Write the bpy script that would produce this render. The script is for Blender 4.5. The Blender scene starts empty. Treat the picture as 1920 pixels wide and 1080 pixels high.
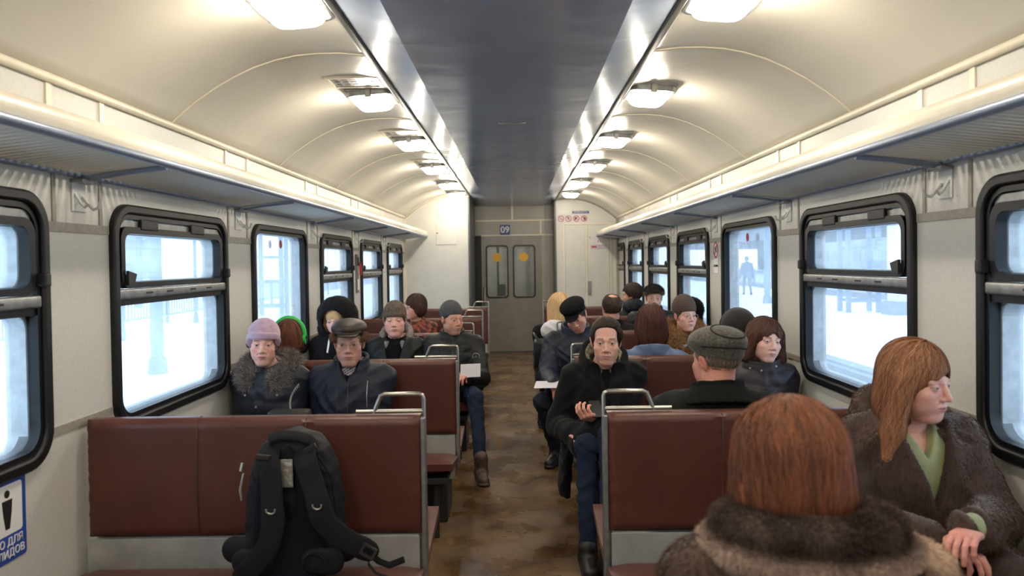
import bpy, bmesh, math, random
import numpy as np
from mathutils import Vector, Matrix, Euler
random.seed(7)
S = bpy.context.scene
COL = S.collection
PI = math.pi
R = math.radians

# ------------------------------------------------------------ camera, sky, exposure
cam_data = bpy.data.cameras.new('camera')
cam = bpy.data.objects.new('camera', cam_data); COL.objects.link(cam)
cam_data.sensor_width = 36; cam_data.lens = 26.7
cam_data.clip_start = .02; cam_data.clip_end = 400
cam_data.shift_y = -.0128
PITCH, YAW, ROLL = -1.0, 0.37, -0.85
cam.matrix_world = (Matrix.Translation((.02, 0, 1.52)) @ Matrix.Rotation(R(YAW), 4, 'Z')
                    @ Matrix.Rotation(R(90 + PITCH), 4, 'X') @ Matrix.Rotation(R(ROLL), 4, 'Z'))
cam_data.dof.use_dof = True
cam_data.dof.focus_distance = 4.4
cam_data.dof.aperture_fstop = 3.0
S.camera = cam

wd = bpy.data.worlds.new('overcast'); S.world = wd; wd.use_nodes = True
wn = wd.node_tree.nodes; wl = wd.node_tree.links
bg = wn['Background']
tc = wn.new('ShaderNodeTexCoord'); sp = wn.new('ShaderNodeSeparateXYZ'); mr = wn.new('ShaderNodeValToRGB')
wl.new(tc.outputs['Generated'], sp.inputs[0]); wl.new(sp.outputs['Z'], mr.inputs[0]); wl.new(mr.outputs[0], bg.inputs[0])
mr.color_ramp.elements[0].position = 0; mr.color_ramp.elements[0].color = (.80, .90, 1, 1)
mr.color_ramp.elements[1].position = .6; mr.color_ramp.elements[1].color = (.70, .85, 1, 1)
bg.inputs[1].default_value = 2.1

S.view_settings.view_transform = 'Standard'
S.view_settings.look = 'None'
S.view_settings.exposure = 0.70
S.view_settings.gamma = 1
S.view_settings.use_curve_mapping = False
LAMP_POWER = 15.0

# ------------------------------------------------------------ materials
def srgb(r, g, b):
    f = lambda c: (c/255/12.92 if c/255 <= .04045 else ((c/255+.055)/1.055)**2.4)
    return (f(r), f(g), f(b))
MATS = {}
def mat(name, col, rough=.6, metal=0, noise=0, nscale=8, bump=0, bscale=60, sheen=0, spec=.5, coat=0,
        emit=None, estr=0, col2=None, vcol=False, bdist=.003, ndetail=4, stretch=None, sheen_col=None, sss=0, trans=0):
    if name in MATS: return MATS[name]
    m = bpy.data.materials.new(name); m.use_nodes = True
    n, l = m.node_tree.nodes, m.node_tree.links
    b = n['Principled BSDF']
    b.inputs['Base Color'].default_value = (*col, 1)
    b.inputs['Roughness'].default_value = rough
    b.inputs['Metallic'].default_value = metal
    b.inputs['Specular IOR Level'].default_value = spec
    b.inputs['Coat Weight'].default_value = coat
    b.inputs['Sheen Weight'].default_value = sheen
    if sheen_col: b.inputs['Sheen Tint'].default_value = (*sheen_col, 1)
    if sss:
        b.inputs['Subsurface Weight'].default_value = sss
        b.inputs['Subsurface Radius'].default_value = (.012, .005, .003)
        b.inputs['Subsurface Scale'].default_value = 1.0
    if emit:
        b.inputs['Emission Color'].default_value = (*emit, 1)
        b.inputs['Emission Strength'].default_value = estr
    co = n.new('ShaderNodeTexCoord').outputs['Object']
    if stretch:
        mp = n.new('ShaderNodeMapping'); l.new(co, mp.inputs[0]); mp.inputs['Scale'].default_value = stretch
        co = mp.outputs[0]
    src = None
    if vcol:
        a = n.new('ShaderNodeAttribute'); a.attribute_name = 'Col'; src = a.outputs['Color']
        l.new(src, b.inputs['Base Color'])
    if noise or col2:
        t = n.new('ShaderNodeTexNoise'); l.new(co, t.inputs['Vector'])
        t.inputs['Scale'].default_value = nscale; t.inputs['Detail'].default_value = ndetail
        rp = n.new('ShaderNodeValToRGB'); l.new(t.outputs['Fac'], rp.inputs[0])
        rp.color_ramp.elements[0].position = .35; rp.color_ramp.elements[1].position = .65
        if col2: ca, cb = col, col2
        else: ca, cb = tuple(c*(1-noise) for c in col), tuple(min(1, c*(1+noise)) for c in col)
        if vcol: ca, cb = (1-noise,)*3, (1+noise,)*3
        rp.color_ramp.elements[0].color = (*ca, 1); rp.color_ramp.elements[1].color = (*cb, 1)
        if vcol:
            mx = n.new('ShaderNodeVectorMath'); mx.operation = 'MULTIPLY'
            l.new(src, mx.inputs[0]); l.new(rp.outputs[0], mx.inputs[1]); l.new(mx.outputs[0], b.inputs['Base Color'])
        else: l.new(rp.outputs[0], b.inputs['Base Color'])
    if bump:
        t = n.new('ShaderNodeTexNoise'); l.new(co, t.inputs['Vector'])
        t.inputs['Scale'].default_value = bscale; t.inputs['Detail'].default_value = 3
        bp = n.new('ShaderNodeBump'); bp.inputs['Strength'].default_value = bump; bp.inputs['Distance'].default_value = bdist
        l.new(t.outputs['Fac'], bp.inputs['Height']); l.new(bp.outputs[0], b.inputs['Normal'])
    MATS[name] = m
    return m

def glass_mat():
    m = bpy.data.materials.new('window glass'); m.use_nodes = True
    n, l = m.node_tree.nodes, m.node_tree.links; n.clear()
    out = n.new('ShaderNodeOutputMaterial'); tr = n.new('ShaderNodeBsdfTransparent'); gl = n.new('ShaderNodeBsdfGlossy')
    gl.inputs['Roughness'].default_value = .02
    lw = n.new('ShaderNodeLayerWeight'); pw = n.new('ShaderNodeMath'); pw.operation = 'POWER'; l.new(lw.outputs['Facing'], pw.inputs[0]); pw.inputs[1].default_value = 5.0
    fr = n.new('ShaderNodeMapRange'); l.new(pw.outputs[0], fr.inputs[0]); fr.inputs[3].default_value = .02; fr.inputs[4].default_value = .6
    df = n.new('ShaderNodeBsdfTranslucent'); df.inputs[0].default_value = (.9, .95, 1, 1)
    m1 = n.new('ShaderNodeMixShader'); m2 = n.new('ShaderNodeMixShader')
    tr.inputs[0].default_value = (.93, .96, .98, 1)
    t = n.new('ShaderNodeTexNoise'); t.inputs['Scale'].default_value = 5; t.inputs['Detail'].default_value = 5
    co = n.new('ShaderNodeTexCoord'); l.new(co.outputs['Object'], t.inputs['Vector'])
    mr = n.new('ShaderNodeMapRange'); l.new(t.outputs['Fac'], mr.inputs[0])
    mr.inputs[1].default_value = .3; mr.inputs[2].default_value = .75; mr.inputs[3].default_value = .07; mr.inputs[4].default_value = .17
    l.new(mr.outputs[0], m1.inputs[0]); l.new(tr.outputs[0], m1.inputs[1]); l.new(df.outputs[0], m1.inputs[2])
    l.new(fr.outputs[0], m2.inputs[0]); l.new(m1.outputs[0], m2.inputs[1]); l.new(gl.outputs[0], m2.inputs[2])
    l.new(m2.outputs[0], out.inputs[0]); MATS['glass'] = m
    return m

M_wall = mat('wall laminate', srgb(205, 203, 196), .42, noise=.05, nscale=140, bump=.12, bscale=25, bdist=.004)
M_vault = mat('vault enamel', srgb(214, 209, 197), .3, bump=.35, bscale=3.2, bdist=.03, noise=.02, nscale=2)
M_trimw = mat('cream trim', srgb(226, 217, 196), .35, noise=.03, nscale=20)
M_duct = mat('duct steel', srgb(156, 168, 190), .2, metal=.3, bump=.25, bscale=2.5, bdist=.02, noise=.05, nscale=5)
M_rail = mat('dark rail', srgb(92, 90, 86), .35, metal=.5)
M_strip = mat('grey strip', srgb(150, 144, 132), .45, noise=.1, nscale=40)
M_rubber = mat('black rubber', srgb(13, 14, 17), .42, spec=.4, bump=.1, bscale=80)
M_sash = mat('black sash', srgb(10, 11, 16), .4, spec=.4)
M_alu = mat('worn aluminium', srgb(150, 152, 152), .38, metal=.7, noise=.15, nscale=30)
M_white = mat('white enamel steel', srgb(218, 219, 216), .35)
M_blue = mat('blue grey enamel tube', srgb(128, 140, 160), .3, metal=.3)
M_glass = glass_mat()
M_leather = mat('brown leatherette', srgb(86, 47, 38), .38, noise=.1, nscale=5, bump=.35, bscale=220, bdist=.0015, spec=.4)
M_kick = mat('grey kick panel', srgb(172, 174, 172), .33, metal=.25, noise=.12, nscale=9, bump=.2, bscale=18)
M_chrome = mat('satin steel tube', srgb(165, 163, 156), .28, metal=.85)
M_darksteel = mat('dark steel', srgb(52, 52, 54), .5, metal=.4)
M_part = mat('partition enamel', srgb(205, 204, 198), .35, noise=.03, nscale=6, bump=.15, bscale=6, bdist=.01)
M_doorg = mat('grey door enamel', srgb(128, 124, 117), .32, noise=.07, nscale=7, bump=.1, bscale=10)
M_hdr = mat('grey beige header', srgb(160, 156, 146), .35, noise=.05, nscale=5)
M_pillar = mat('slate grey pillar', srgb(84, 86, 90), .35)
M_yellow = mat('yellow sticker', srgb(226, 172, 40), .5)
M_red = mat('red enamel', srgb(176, 34, 40), .4)
M_black = mat('black print', srgb(28, 28, 30), .5)
M_signblue = mat('sign blue', srgb(34, 62, 126), .4)
M_stickblue = mat('sticker blue', srgb(40, 72, 156), .4)
M_signwhite = mat('sign white', srgb(232, 232, 232), .45)
M_pale = mat('pale violet grey print', srgb(190, 178, 186), .5)
M_grille = mat('grille grey', srgb(126, 122, 116), .4, metal=.4)

# floor: wet, muddy lino
mf = mat('wet muddy lino', srgb(120, 92, 60), .3)
n, l = mf.node_tree.nodes, mf.node_tree.links; b = n['Principled BSDF']
co = n.new('ShaderNodeTexCoord').outputs['Object']
t1 = n.new('ShaderNodeTexNoise'); t1.inputs['Scale'].default_value = 2.3; t1.inputs['Detail'].default_value = 8; t1.inputs['Distortion'].default_value = .8
l.new(co, t1.inputs['Vector'])
r1 = n.new('ShaderNodeValToRGB'); l.new(t1.outputs['Fac'], r1.inputs[0])
e = r1.color_ramp.elements; e[0].position = .3; e[0].color = (*srgb(62, 45, 26), 1); e[1].position = .72; e[1].color = (*srgb(134, 112, 84), 1)
x = r1.color_ramp.elements.new(.47); x.color = (*srgb(90, 66, 38), 1)
x = r1.color_ramp.elements.new(.6); x.color = (*srgb(104, 80, 52), 1)
l.new(r1.outputs[0], b.inputs['Base Color'])
t2 = n.new('ShaderNodeTexNoise'); t2.inputs['Scale'].default_value = 3.1; t2.inputs['Detail'].default_value = 6; l.new(co, t2.inputs['Vector'])
r2 = n.new('ShaderNodeMapRange'); l.new(t2.outputs['Fac'], r2.inputs[0]); r2.inputs[1].default_value = .4; r2.inputs[2].default_value = .6
r2.inputs[3].default_value = .12; r2.inputs[4].default_value = .5; l.new(r2.outputs[0], b.inputs['Roughness'])
bp = n.new('ShaderNodeBump'); bp.inputs['Strength'].default_value = .3; bp.inputs['Distance'].default_value = .004
l.new(t1.outputs['Fac'], bp.inputs['Height']); l.new(bp.outputs[0], b.inputs['Normal'])
M_floor = mf

# ------------------------------------------------------------ mesh helpers
def props(o, label=None, cat=None, group=None, kind=None):
    if label: o['label'] = label
    if cat: o['category'] = cat
    if group: o['group'] = group
    if kind: o['kind'] = kind
    return o
def empty(name, loc=(0, 0, 0), rz=0, label=None, cat=None, group=None, kind=None):
    o = bpy.data.objects.new(name, None); COL.objects.link(o)
    o.location = loc; o.rotation_euler = (0, 0, rz); o.empty_display_size = .1
    return props(o, label, cat, group, kind)
class MB:
    """collects vertices and faces; build() links ONE mesh object"""
    def __init__(s): s.v = []; s.f = []; s.m = []
    def add(s, vs, fs, mi=0):
        k = len(s.v); s.v += [tuple(v) for v in vs]; s.f += [tuple(i+k for i in f) for f in fs]; s.m += [mi]*len(fs); return s
    def box(s, x0, x1, y0, y1, z0, z1, mi=0, bev=0):
        if bev:
            bm = bmesh.new(); bmesh.ops.create_cube(bm, size=1)
            for v in bm.verts: v.co = Vector(((x0+x1)/2+v.co.x*(x1-x0), (y0+y1)/2+v.co.y*(y1-y0), (z0+z1)/2+v.co.z*(z1-z0)))
            bmesh.ops.bevel(bm, geom=bm.edges[:], offset=bev, segments=3, profile=.5, affect='EDGES')
            bm.verts.index_update(); s.add([v.co for v in bm.verts], [[v.index for v in f.verts] for f in bm.faces], mi); bm.free(); return s
        vs = [(x, y, z) for z in (z0, z1) for y in (y0, y1) for x in (x0, x1)]
        return s.add(vs, [(0, 2, 3, 1), (4, 5, 7, 6), (0, 1, 5, 4), (2, 6, 7, 3), (0, 4, 6, 2), (1, 3, 7, 5)], mi)
    def tube(s, pts, r, n=8, closed=False, mi=0, flat=None):
        pts = [Vector(p) for p in pts]; N = len(pts); rings = []; up = None
        for i, p in enumerate(pts):
            if closed: d = pts[(i+1) % N]-pts[i-1]
            else: d = pts[min(i+1, N-1)]-pts[max(i-1, 0)]
            d.normalize()
            if up is None:
                up = Vector((0, 0, 1)) if abs(d.z) < .9 else Vector((0, 1, 0))
            a = up-d*up.dot(d)
            if a.length < 1e-4: a = d.orthogonal()
            a.normalize(); up = a; c = d.cross(a)
            ri = r[i] if isinstance(r, (list, tuple)) else r
            rb = ri if flat is None else ri*flat
            rings.append([p+a*math.cos(2*PI*k/n)*ri+c*math.sin(2*PI*k/n)*rb for k in range(n)])
        vs = [v for rg in rings for v in rg]; fs = []
        for i in range(N if closed else N-1):
            j = (i+1) % N
            for k in range(n): fs.append((i*n+k, i*n+(k+1) % n, j*n+(k+1) % n, j*n+k))
        if not closed: fs += [tuple(range(n))[::-1], tuple((N-1)*n+k for k in range(n))]
        return s.add(vs, fs, mi)
    def prism(s, outline, axis, a, b, mi=0):
        """outline in the two other axes, extruded along axis from a to b"""
        def P(u, v, w): return {'x': (w, u, v), 'y': (u, w, v), 'z': (u, v, w)}[axis]
        n = len(outline)
        vs = [P(u, v, a) for u, v in outline]+[P(u, v, b) for u, v in outline]
        fs = [tuple(range(n)), tuple(range(2*n-1, n-1, -1))]+[(i, i+n, (i+1) % n+n, (i+1) % n) for i in range(n)]
        return s.add(vs, fs, mi)
    def ring(s, outer, inner, axis, a, b, mi=0):
        def P(u, v, w): return {'x': (w, u, v), 'y': (u, w, v), 'z': (u, v, w)}[axis]
        n = len(outer); vs = []
        for o, w in ((outer, a), (inner, a), (outer, b), (inner, b)): vs += [P(u, v, w) for u, v in o]
        fs = []
        for i in range(n):
            j = (i+1) % n
            fs += [(i, j, n+j, n+i), (2*n+i, 3*n+i, 3*n+j, 2*n+j), (i, 2*n+i, 2*n+j, j), (n+i, n+j, 3*n+j, 3*n+i)]
        return s.add(vs, fs, mi)
    def build(s, name, mats, parent=None, smooth=None, bevel=0, kind=None, bseg=2):
        me = bpy.data.meshes.new(name); me.from_pydata(s.v, [], s.f)
        for m in (mats if isinstance(mats, (list, tuple)) else [mats]): me.materials.append(m)
        if any(s.m): me.polygons.foreach_set('material_index', s.m)
        bm = bmesh.new(); bm.from_mesh(me); bmesh.ops.recalc_face_normals(bm, faces=bm.faces[:]); bm.to_mesh(me); bm.free()
        o = bpy.data.objects.new(name, me); COL.objects.link(o)
        if parent: o.parent = parent
        if smooth is not None:
            me.polygons.foreach_set('use_smooth', [True]*len(me.polygons))
            me.set_sharp_from_angle(angle=R(smooth))
        if bevel:
            md = o.modifiers.new('bevel', 'BEVEL'); md.width = bevel; md.segments = bseg; md.limit_method = 'ANGLE'; md.angle_limit = R(40)
        if kind: o['kind'] = kind
        return o
def rrect(u0, u1, v0, v1, r, n=6):
    out = []
    for cu, cv, a0 in ((u1-r, v1-r, 0), (u0+r, v1-r, 90), (u0+r, v0+r, 180), (u1-r, v0+r, 270)):
        for k in range(n+1):
            a = R(a0+90*k/n); out.append((cu+r*math.cos(a), cv+r*math.sin(a)))
    return out
def circ(u, v, r, n=24): return [(u+r*math.cos(2*PI*k/n), v+r*math.sin(2*PI*k/n)) for k in range(n)]
def dup(root, loc=None, rz=None, **kw):
    r = root.copy(); COL.objects.link(r)
    if loc is not None: r.location = loc
    if rz is not None: r.rotation_euler = (0, 0, rz)
    props(r, **kw)
    for ch in list(root.children):
        c = ch.copy(); COL.objects.link(c); c.parent = r
        for g in ch.children:
            d = g.copy(); COL.objects.link(d); d.parent = c
    return r
def text(name, s, size, mat_, loc, rot, parent=None, align='CENTER', ext=.001, bold=0):
    cu = bpy.data.curves.new(name, 'FONT'); cu.body = s; cu.size = size; cu.extrude = ext; cu.align_x = align; cu.align_y = 'CENTER'
    cu.offset = bold
    tmp = bpy.data.objects.new(name, cu); COL.objects.link(tmp)
    dg = bpy.context.evaluated_depsgraph_get(); me = bpy.data.meshes.new_from_object(tmp.evaluated_get(dg))
    bpy.data.objects.remove(tmp)
    me.materials.clear(); me.materials.append(mat_)
    o = bpy.data.objects.new(name, me); COL.objects.link(o); o.location = loc; o.rotation_euler = rot
    if parent: o.parent = parent
    return o

# ------------------------------------------------------------ the car body
W = 1.66; Y0, Y1 = -3.3, 12.8
WZ0, WZ1 = .83, 1.79
BAY = 1.67
WIN = [3.74+BAY*k for k in range(-3, 6)]     # window centres
ROWS = [2.905+BAY*k for k in range(0, 5)]    # backrests between the windows
WH = .62
for side, nm in ((-1, 'left'), (1, 'right')):
    xs = sorted((side*W, side*(W+.10)))
    m = MB(); endy = 11.35 if side < 0 else Y1
    i = .045
    m.box(*xs, Y0, Y1, 0, WZ0+i); m.box(*xs, Y0, Y1, WZ1-i, 2.4)
    wins = [c for c in WIN if c+WH < endy+.1] + ([12.09] if side > 0 else [])
    e0 = Y0
    for c in wins:
        m.box(*xs, e0, c-WH+i, WZ0+i, WZ1-i); e0 = c+WH-i
    if e0 < Y1: m.box(*xs, e0, Y1, WZ0+i, WZ1-i)
    m.build('wall_'+nm, M_wall, kind='structure')
    # horizontal strip along seat-top height and skirting
    t = MB(); ed = 11.34 if side < 0 else 12.19
    for c0, c1 in zip([Y0]+[c+WH for c in wins], [c-WH for c in wins]+[ed]):
        if c1-c0 > .05: t.box(*sorted((side*W, side*(W-.006))), c0+.005, c1-.005, .915, .945)
    t.build('trim_'+nm+'_low', M_strip, kind='structure')
    t = MB()
    for c0, c1 in zip([Y0]+[c+WH for c in wins], [c-WH for c in wins]+[ed]):
        if c1-c0 > .05: t.box(*sorted((side*W, side*(W-.006))), c0+.005, c1-.005, 1.655, 1.69)
    for c in wins[:-1]:
        for d in (WH+.06, BAY-WH-.06): t.box(*sorted((side*W, side*(W-.005))), c+d-.011, c+d+.011, 1.69, 1.88)
    t.build('trim_'+nm+'_middle', M_strip, kind='structure')
    MB().box(*sorted((side*W, side*(W-.015))), Y0, ed, 0, .09).build('baseboard_'+nm, M_darksteel, kind='structure')
    # cove trim above the rack, with short cover strips
    t = MB(); t.tube([(side*(W-.012), Y0, 2.205), (side*(W-.012), ed, 2.205)], .018, 8)
    t.build('trim_'+nm+'_cove', M_trimw, kind='structure', smooth=50)
    t = MB()
    for c in WIN:
        for d in (.66, 1.01):
            if c+d < ed: t.box(*sorted((side*W, side*(W-.008))), c+d-.016, c+d+.016, 1.99, 2.19)
    t.build('trim_'+nm+'_upper', M_trimw, kind='structure')
    # vault
    prof = [(1.66, 2.2), (1.60, 2.255), (1.52, 2.318), (1.42, 2.385), (1.33, 2.435), (1.236, 2.478), (1.13, 2.512), (1.03, 2.532), (.93, 2.54), (.82, 2.54), (.72, 2.53), (.66, 2.52)]
    m = MB(); ys = list(np.arange(Y0, Y1+.01, .35)); n = len(prof)
    vs = [(side*px, y, pz) for y in ys for px, pz in prof]
    fs = [(j*n+k, j*n+k+1, (j+1)*n+k+1, (j+1)*n+k) for j in range(len(ys)-1) for k in range(n-1)]
    m.add(vs, fs)
    o = m.build('ceiling_'+nm+'_vault', M_vault, kind='structure', smooth=60)
    md = o.modifiers.new('shell', 'SOLIDIFY'); md.thickness = .02; md.offset = 1 if side > 0 else 1
    # seams across the vault
    m = MB()
    for k in range(-3, 6):
        y = 3.68+BAY*k
        if y > ed-.05: continue
        m.tube([(side*px, y, pz-.001) for px, pz in prof], .007, 6)
    m.build('ceiling_'+nm+'_seam', M_trimw, kind='structure', smooth=60)
    MB().box(*sorted((side*.642, side*.675)), Y0, ed, 2.485, 2.522, bev=.006).build('trim_'+nm+'_rail', M_rail, kind='structure', smooth=40)
# centre duct
prof = [(-.66, 2.51), (-.45, 2.465), (.45, 2.465), (.66, 2.51)]
m = MB()
ys = [Y0, 1.6, 3.25, 4.75, 5.35, 6.9, 8.4, 9.9, 11.3, Y1]
def duct_panels(a, b):
    v = [(x, y, z) for y in (a+.002, b-.002) for x, z in prof]
    m.add(v, [(0, 1, 5, 4), (1, 2, 6, 5), (2, 3, 7, 6)])
for a, b in zip(ys[:-1], ys[1:]): duct_panels(a, b)
o = m.build('ceiling_duct', M_duct, kind='structure')
md = o.modifiers.new('shell', 'SOLIDIFY'); md.thickness = .012; md.offset = -1
m = MB()
for y in ys[1:-1]: m.tube([(x, y, z-.001) for x, z in prof], .005, 6)
for s_ in (-1, 1): m.tube([(s_*.45, Y0, 2.464), (s_*.45, Y1, 2.464)], .003, 6)
m.build('ceiling_duct_seam', M_alu, kind='structure', smooth=60)
h = MB().tube([(-.09, 5.12, 2.466), (-.085, 5.12, 2.45), (-.02, 5.12, 2.446), (.05, 5.12, 2.446), (.09, 5.12, 2.45), (.095, 5.12, 2.466)], .006).build('hatch_handle', M_chrome, smooth=50)
props(h, 'small steel pull handle on the grey ceiling hatch', 'handle')
MB().box(-1.8, 1.8, Y0, Y1, 2.62, 2.66).build('ceiling_roof', M_darksteel, kind='structure')

MB().box(-1.76, 1.76, Y0, 14.4, -.06, 0).build('floor', M_floor, kind='structure')
MB().box(-1.76, 1.76, Y0-.08, Y0, 0, 2.6).build('wall_back', M_part, kind='structure')

# partitions and door bay at the far end
LP, RP = 11.35, 12.2
vl = [(-1.66, 2.2), (-1.60, 2.255), (-1.52, 2.318), (-1.42, 2.385), (-1.33, 2.435), (-1.236, 2.478), (-1.13, 2.512), (-1.03, 2.532), (-.93, 2.54), (-.82, 2.54), (-.70, 2.53)]
MB().prism([(-1.66, 0)]+vl+[(-.70, 0)], 'y', LP, LP+.03).build('wall_partition_left', M_part, kind='structure')
vr = [(-a, b) for a, b in vl]
MB().prism([(1.66, 0)]+vr+[(.66, 2.52), (.66, 0)], 'y', RP, RP+.03).build('wall_partition_right', M_part, kind='structure')
t = MB(); t.tube([(a+.03, LP-.008, b-.03) for a, b in vl], .014, 6); t.box(-1.66, -1.63, LP-.02, LP, 0, 2.19)
t.build('trim_partition_left', M_trimw, kind='structure', smooth=50)
t = MB(); t.tube([(a-.02, RP-.008, b-.025) for a, b in vr], .014, 6); t.box(1.62, 1.66, RP-.02, RP, 0, 2.19)
t.build('trim_partition_right', M_strip, kind='structure', smooth=50)
MB().box(-.70, -.675, LP-.02, Y1, 0, 2.5).build('wall_door_bay_left', M_pillar, kind='structure')
MB().box(.635, .66, RP-.02, Y1, 0, 2.5).build('wall_door_bay_right', M_pillar, kind='structure')
# far bulkhead with header panels
D0, D1 = -.56, .43
m = MB(); m.box(-1.66, D0-.01, Y1, Y1+.05, 0, 2.54); m.box(D1+.01, 1.66, Y1, Y1+.05, 0, 2.54); m.box(D0-.01, D1+.01, Y1, Y1+.05, 1.97, 2.54)
m.build('wall_far', M_hdr, kind='structure')
t = MB(); t.box(-.67, .635, Y1-.012, Y1, 2.20, 2.225); t.box(-.06, -.03, Y1-.012, Y1, 2.225, 2.46); t.box(.42, .445, Y1-.012, Y1, 1.98, 2.2); t.box(D0-.02, .635, Y1-.01, Y1, 1.955, 1.975)
t.build('trim_header', M_trimw, kind='structure')
MB().box(-.673, D0-.012, Y1-.03, Y1-.004, 0, 1.96).build('trim_door_jamb', M_black, kind='structure')
# sliding door
dr = empty('door_1', (0, Y1-.02, 0), kind='structure')
wa, wb = (-.50, -.12), (-.045, .335); wz = (.91, 1.80)
m = MB(); m.box(D0, D1, 0, .04, 0.01, wz[0]+.03); m.box(D0, D1, 0, .04, wz[1]-.03, 1.95)
for a, b in ((D0, wa[0]+.02), (wa[1]-.02, wb[0]+.02), (wb[1]-.02, D1)): m.box(a, b, 0, .04, wz[0]+.03, wz[1]-.03)
m.build('door_leaf', M_doorg, dr)
for a in (wa, wb):
    MB().ring(rrect(a[0], a[1], wz[0], wz[1], .06), rrect(a[0]+.022, a[1]-.022, wz[0]+.022, wz[1]-.022, .045), 'y', -.012, .05).build('window_gasket', M_rubber, dr, smooth=40)
    MB().prism(rrect(a[0]+.02, a[1]-.02, wz[0]+.02, wz[1]-.02, .045), 'y', .018, .022).build('glass_pane', M_glass, dr)
m = MB(); m.tube([(-.525, -.005, .62), (-.525, -.03, .64), (-.525, -.03, 1.08), (-.525, -.005, 1.10)], .012); m.build('door_handle', M_chrome, dr, smooth=50)
for a, sx in ((wa, 'left'), (wb, 'right')):
    cx = (a[0]+a[1])/2
    o = MB().prism(circ(cx-.005, 1.595, .075), 'y', Y1-.008, Y1-.0045).build('warning_dot', M_yellow)
    props(o, 'round yellow warning dot stuck on the %s pane of the far door' % sx, 'sticker')
# vestibule beyond the door
MB().box(-1.5, 1.5, 14.3, 14.36, 0, 2.5).build('wall_vestibule', M_part, kind='structure')
MB().box(-1.5, 1.5, Y1+.05, 14.3, 2.45, 2.5).build('ceiling_vestibule', M_part, kind='structure')
m = MB(); m.box(-1.5, -1.45, Y1+.05, 14.3, 0, 2.45); m.box(1.45, 1.5, Y1+.05, 14.3, 0, 2.45); m.build('wall_vestibule_side', M_part, kind='structure')
o = MB().tube([(-.33, 14.1, .02), (-.33, 14.1, 2.44)], .022).build('grab_pole', M_darksteel, smooth=50); props(o, 'dark vertical pole seen through the left pane of the far door', 'pole')
o = MB().box(-.32, -.20, 14.16, 14.29, .6, 1.1, bev=.01).build('switch_box', M_darksteel); props(o, 'dark box on the vestibule wall behind the far door', 'box')
o = MB().box(.22, .27, 14.2, 14.29, 0, 2.44).build('pipe_cover', M_alu); props(o, 'bright metal strip in the vestibule behind the right pane', 'strip')
for x, nm, dy in ((-.75, 'left', 13.4), (.6, 'right', 13.4)):
    lt = empty('vestibule_lamp', (x, dy, 2.45), label='lamp on the vestibule ceiling beyond the far door, %s one' % nm, cat='lamp')
    MB().box(-.1, .1, -.15, .15, -.03, 0, bev=.01).build('lamp_base', M_white, lt)
    MB().box(-.08, .08, -.13, .13, -.07, -.03, bev=.015).build('lamp_shade', mat('vestibule glow', (1, .95, .85), .5, emit=(1, .92, .78), estr=16), lt)
# number sign
sg = empty('car_number_sign', (-.17, Y1-.014, 2.055), label='blue square sign with white number 09 above the far door', cat='sign')
MB().box(-.085, .085, 0, .012, -.085, .085, bev=.002).build('sign_plate', M_signblue, sg)
text('sign_digits', '09', .15, M_signwhite, (0, -.003, 0), (PI/2, 0, 0), sg, bold=.002)
# hatch on the left partition
h = empty('wall_hatch', (-1.03, LP, 1.96), label='flush cream hatch high on the left end partition', cat='hatch')
MB().box(-.15, .16, -.008, 0, -.17, .16, bev=.003).build('hatch_door', M_part, h)
MB().tube([(-.13, -.014, 0), (-.13, 0, 0)], .01).build('lock', M_black, h)
# cabinet doors on the right partition
t = MB()
for x in (.78, 1.14, 1.53): t.box(x-.011, x+.011, RP-.014, RP, 0, 2.10)
t.box(.78, 1.6, RP-.014, RP, 2.10, 2.12)
t.build('trim_cabinet', M_trimw, kind='structure')
for a, b, nm in ((.80, 1.12, 'left'), (1.16, 1.51, 'right')):
    c = empty('cabinet_door', (a, RP-.012, .05), label='tall grey cabinet door in the right end partition, %s leaf' % nm, cat='cabinet door')
    MB().box(0, b-a, 0, .01, 0, 2.03, bev=.003).build('door_panel', M_part, c)
    if nm == 'right':
        MB().tube([(.04, -.012, 1.84), (.04, 0, 1.84)], .008).build('lock', M_black, c)
        MB().box(.0, .05, -.02, 0, .92, 1.14, bev=.008).build('handle', M_alu, c)
        MB().box(.015, .035, -.045, -.02, .96, 1.02, bev=.005).build('latch', M_chrome, c)
# prohibition stickers
st = empty('prohibition_notice', (.94, RP-.003, 2.20), label='pale notice strip with four round red prohibition signs and blue header', cat='sign')
MB().box(-.28, .22, 0, .003, -.075, .075).build('notice_sheet', mat('notice paper', srgb(214, 208, 212), .5), st)
MB().box(-.02, .25, -.001, .003, .075, .115).build('header_band', M_signblue, st)
text('header_text', 'ЗАПРЕЩАЕТСЯ', .03, M_signwhite, (.115, -.002, .095), (PI/2, 0, 0), st)
for k, x in enumerate((-.20, -.08, .045, .17)):
    m = MB(); m.ring(circ(x, -.005, .05), circ(x, -.005, .04), 'y', -.002, 0)
    m.add([(x-.035, -.0025, .025), (x-.028, -.0025, .032), (x+.036, -.0025, -.034), (x+.03, -.0025, -.04)], [(0, 1, 2, 3)])
    m.build('red_ring', mat('print red', srgb(170, 40, 60), .5), st)
    m = MB()
    if k == 0: m.box(x-.02, x+.022, -.0015, 0, -.012, -.004)
    if k == 1: m.prism(circ(x, .004, .014, 12), 'y', -.0015, 0); m.box(x-.004, x+.004, -.0015, 0, -.03, .004)
    if k == 2: m.add([(x-.026, -.0015, -.03), (x-.016, -.0015, -.03), (x+.022, -.0015, .018), (x-.024, -.0015, .02)], [(0, 1, 2, 3)])
    if k == 3: m.prism(circ(x+.004, .018, .008, 10), 'y', -.0015, 0); m.box(x-.006, x+.012, -.0015, 0, -.034, .01); m.box(x+.012, x+.03, -.0015, 0, -.02, .008)
    m.build('pictogram', M_black, st)
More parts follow.
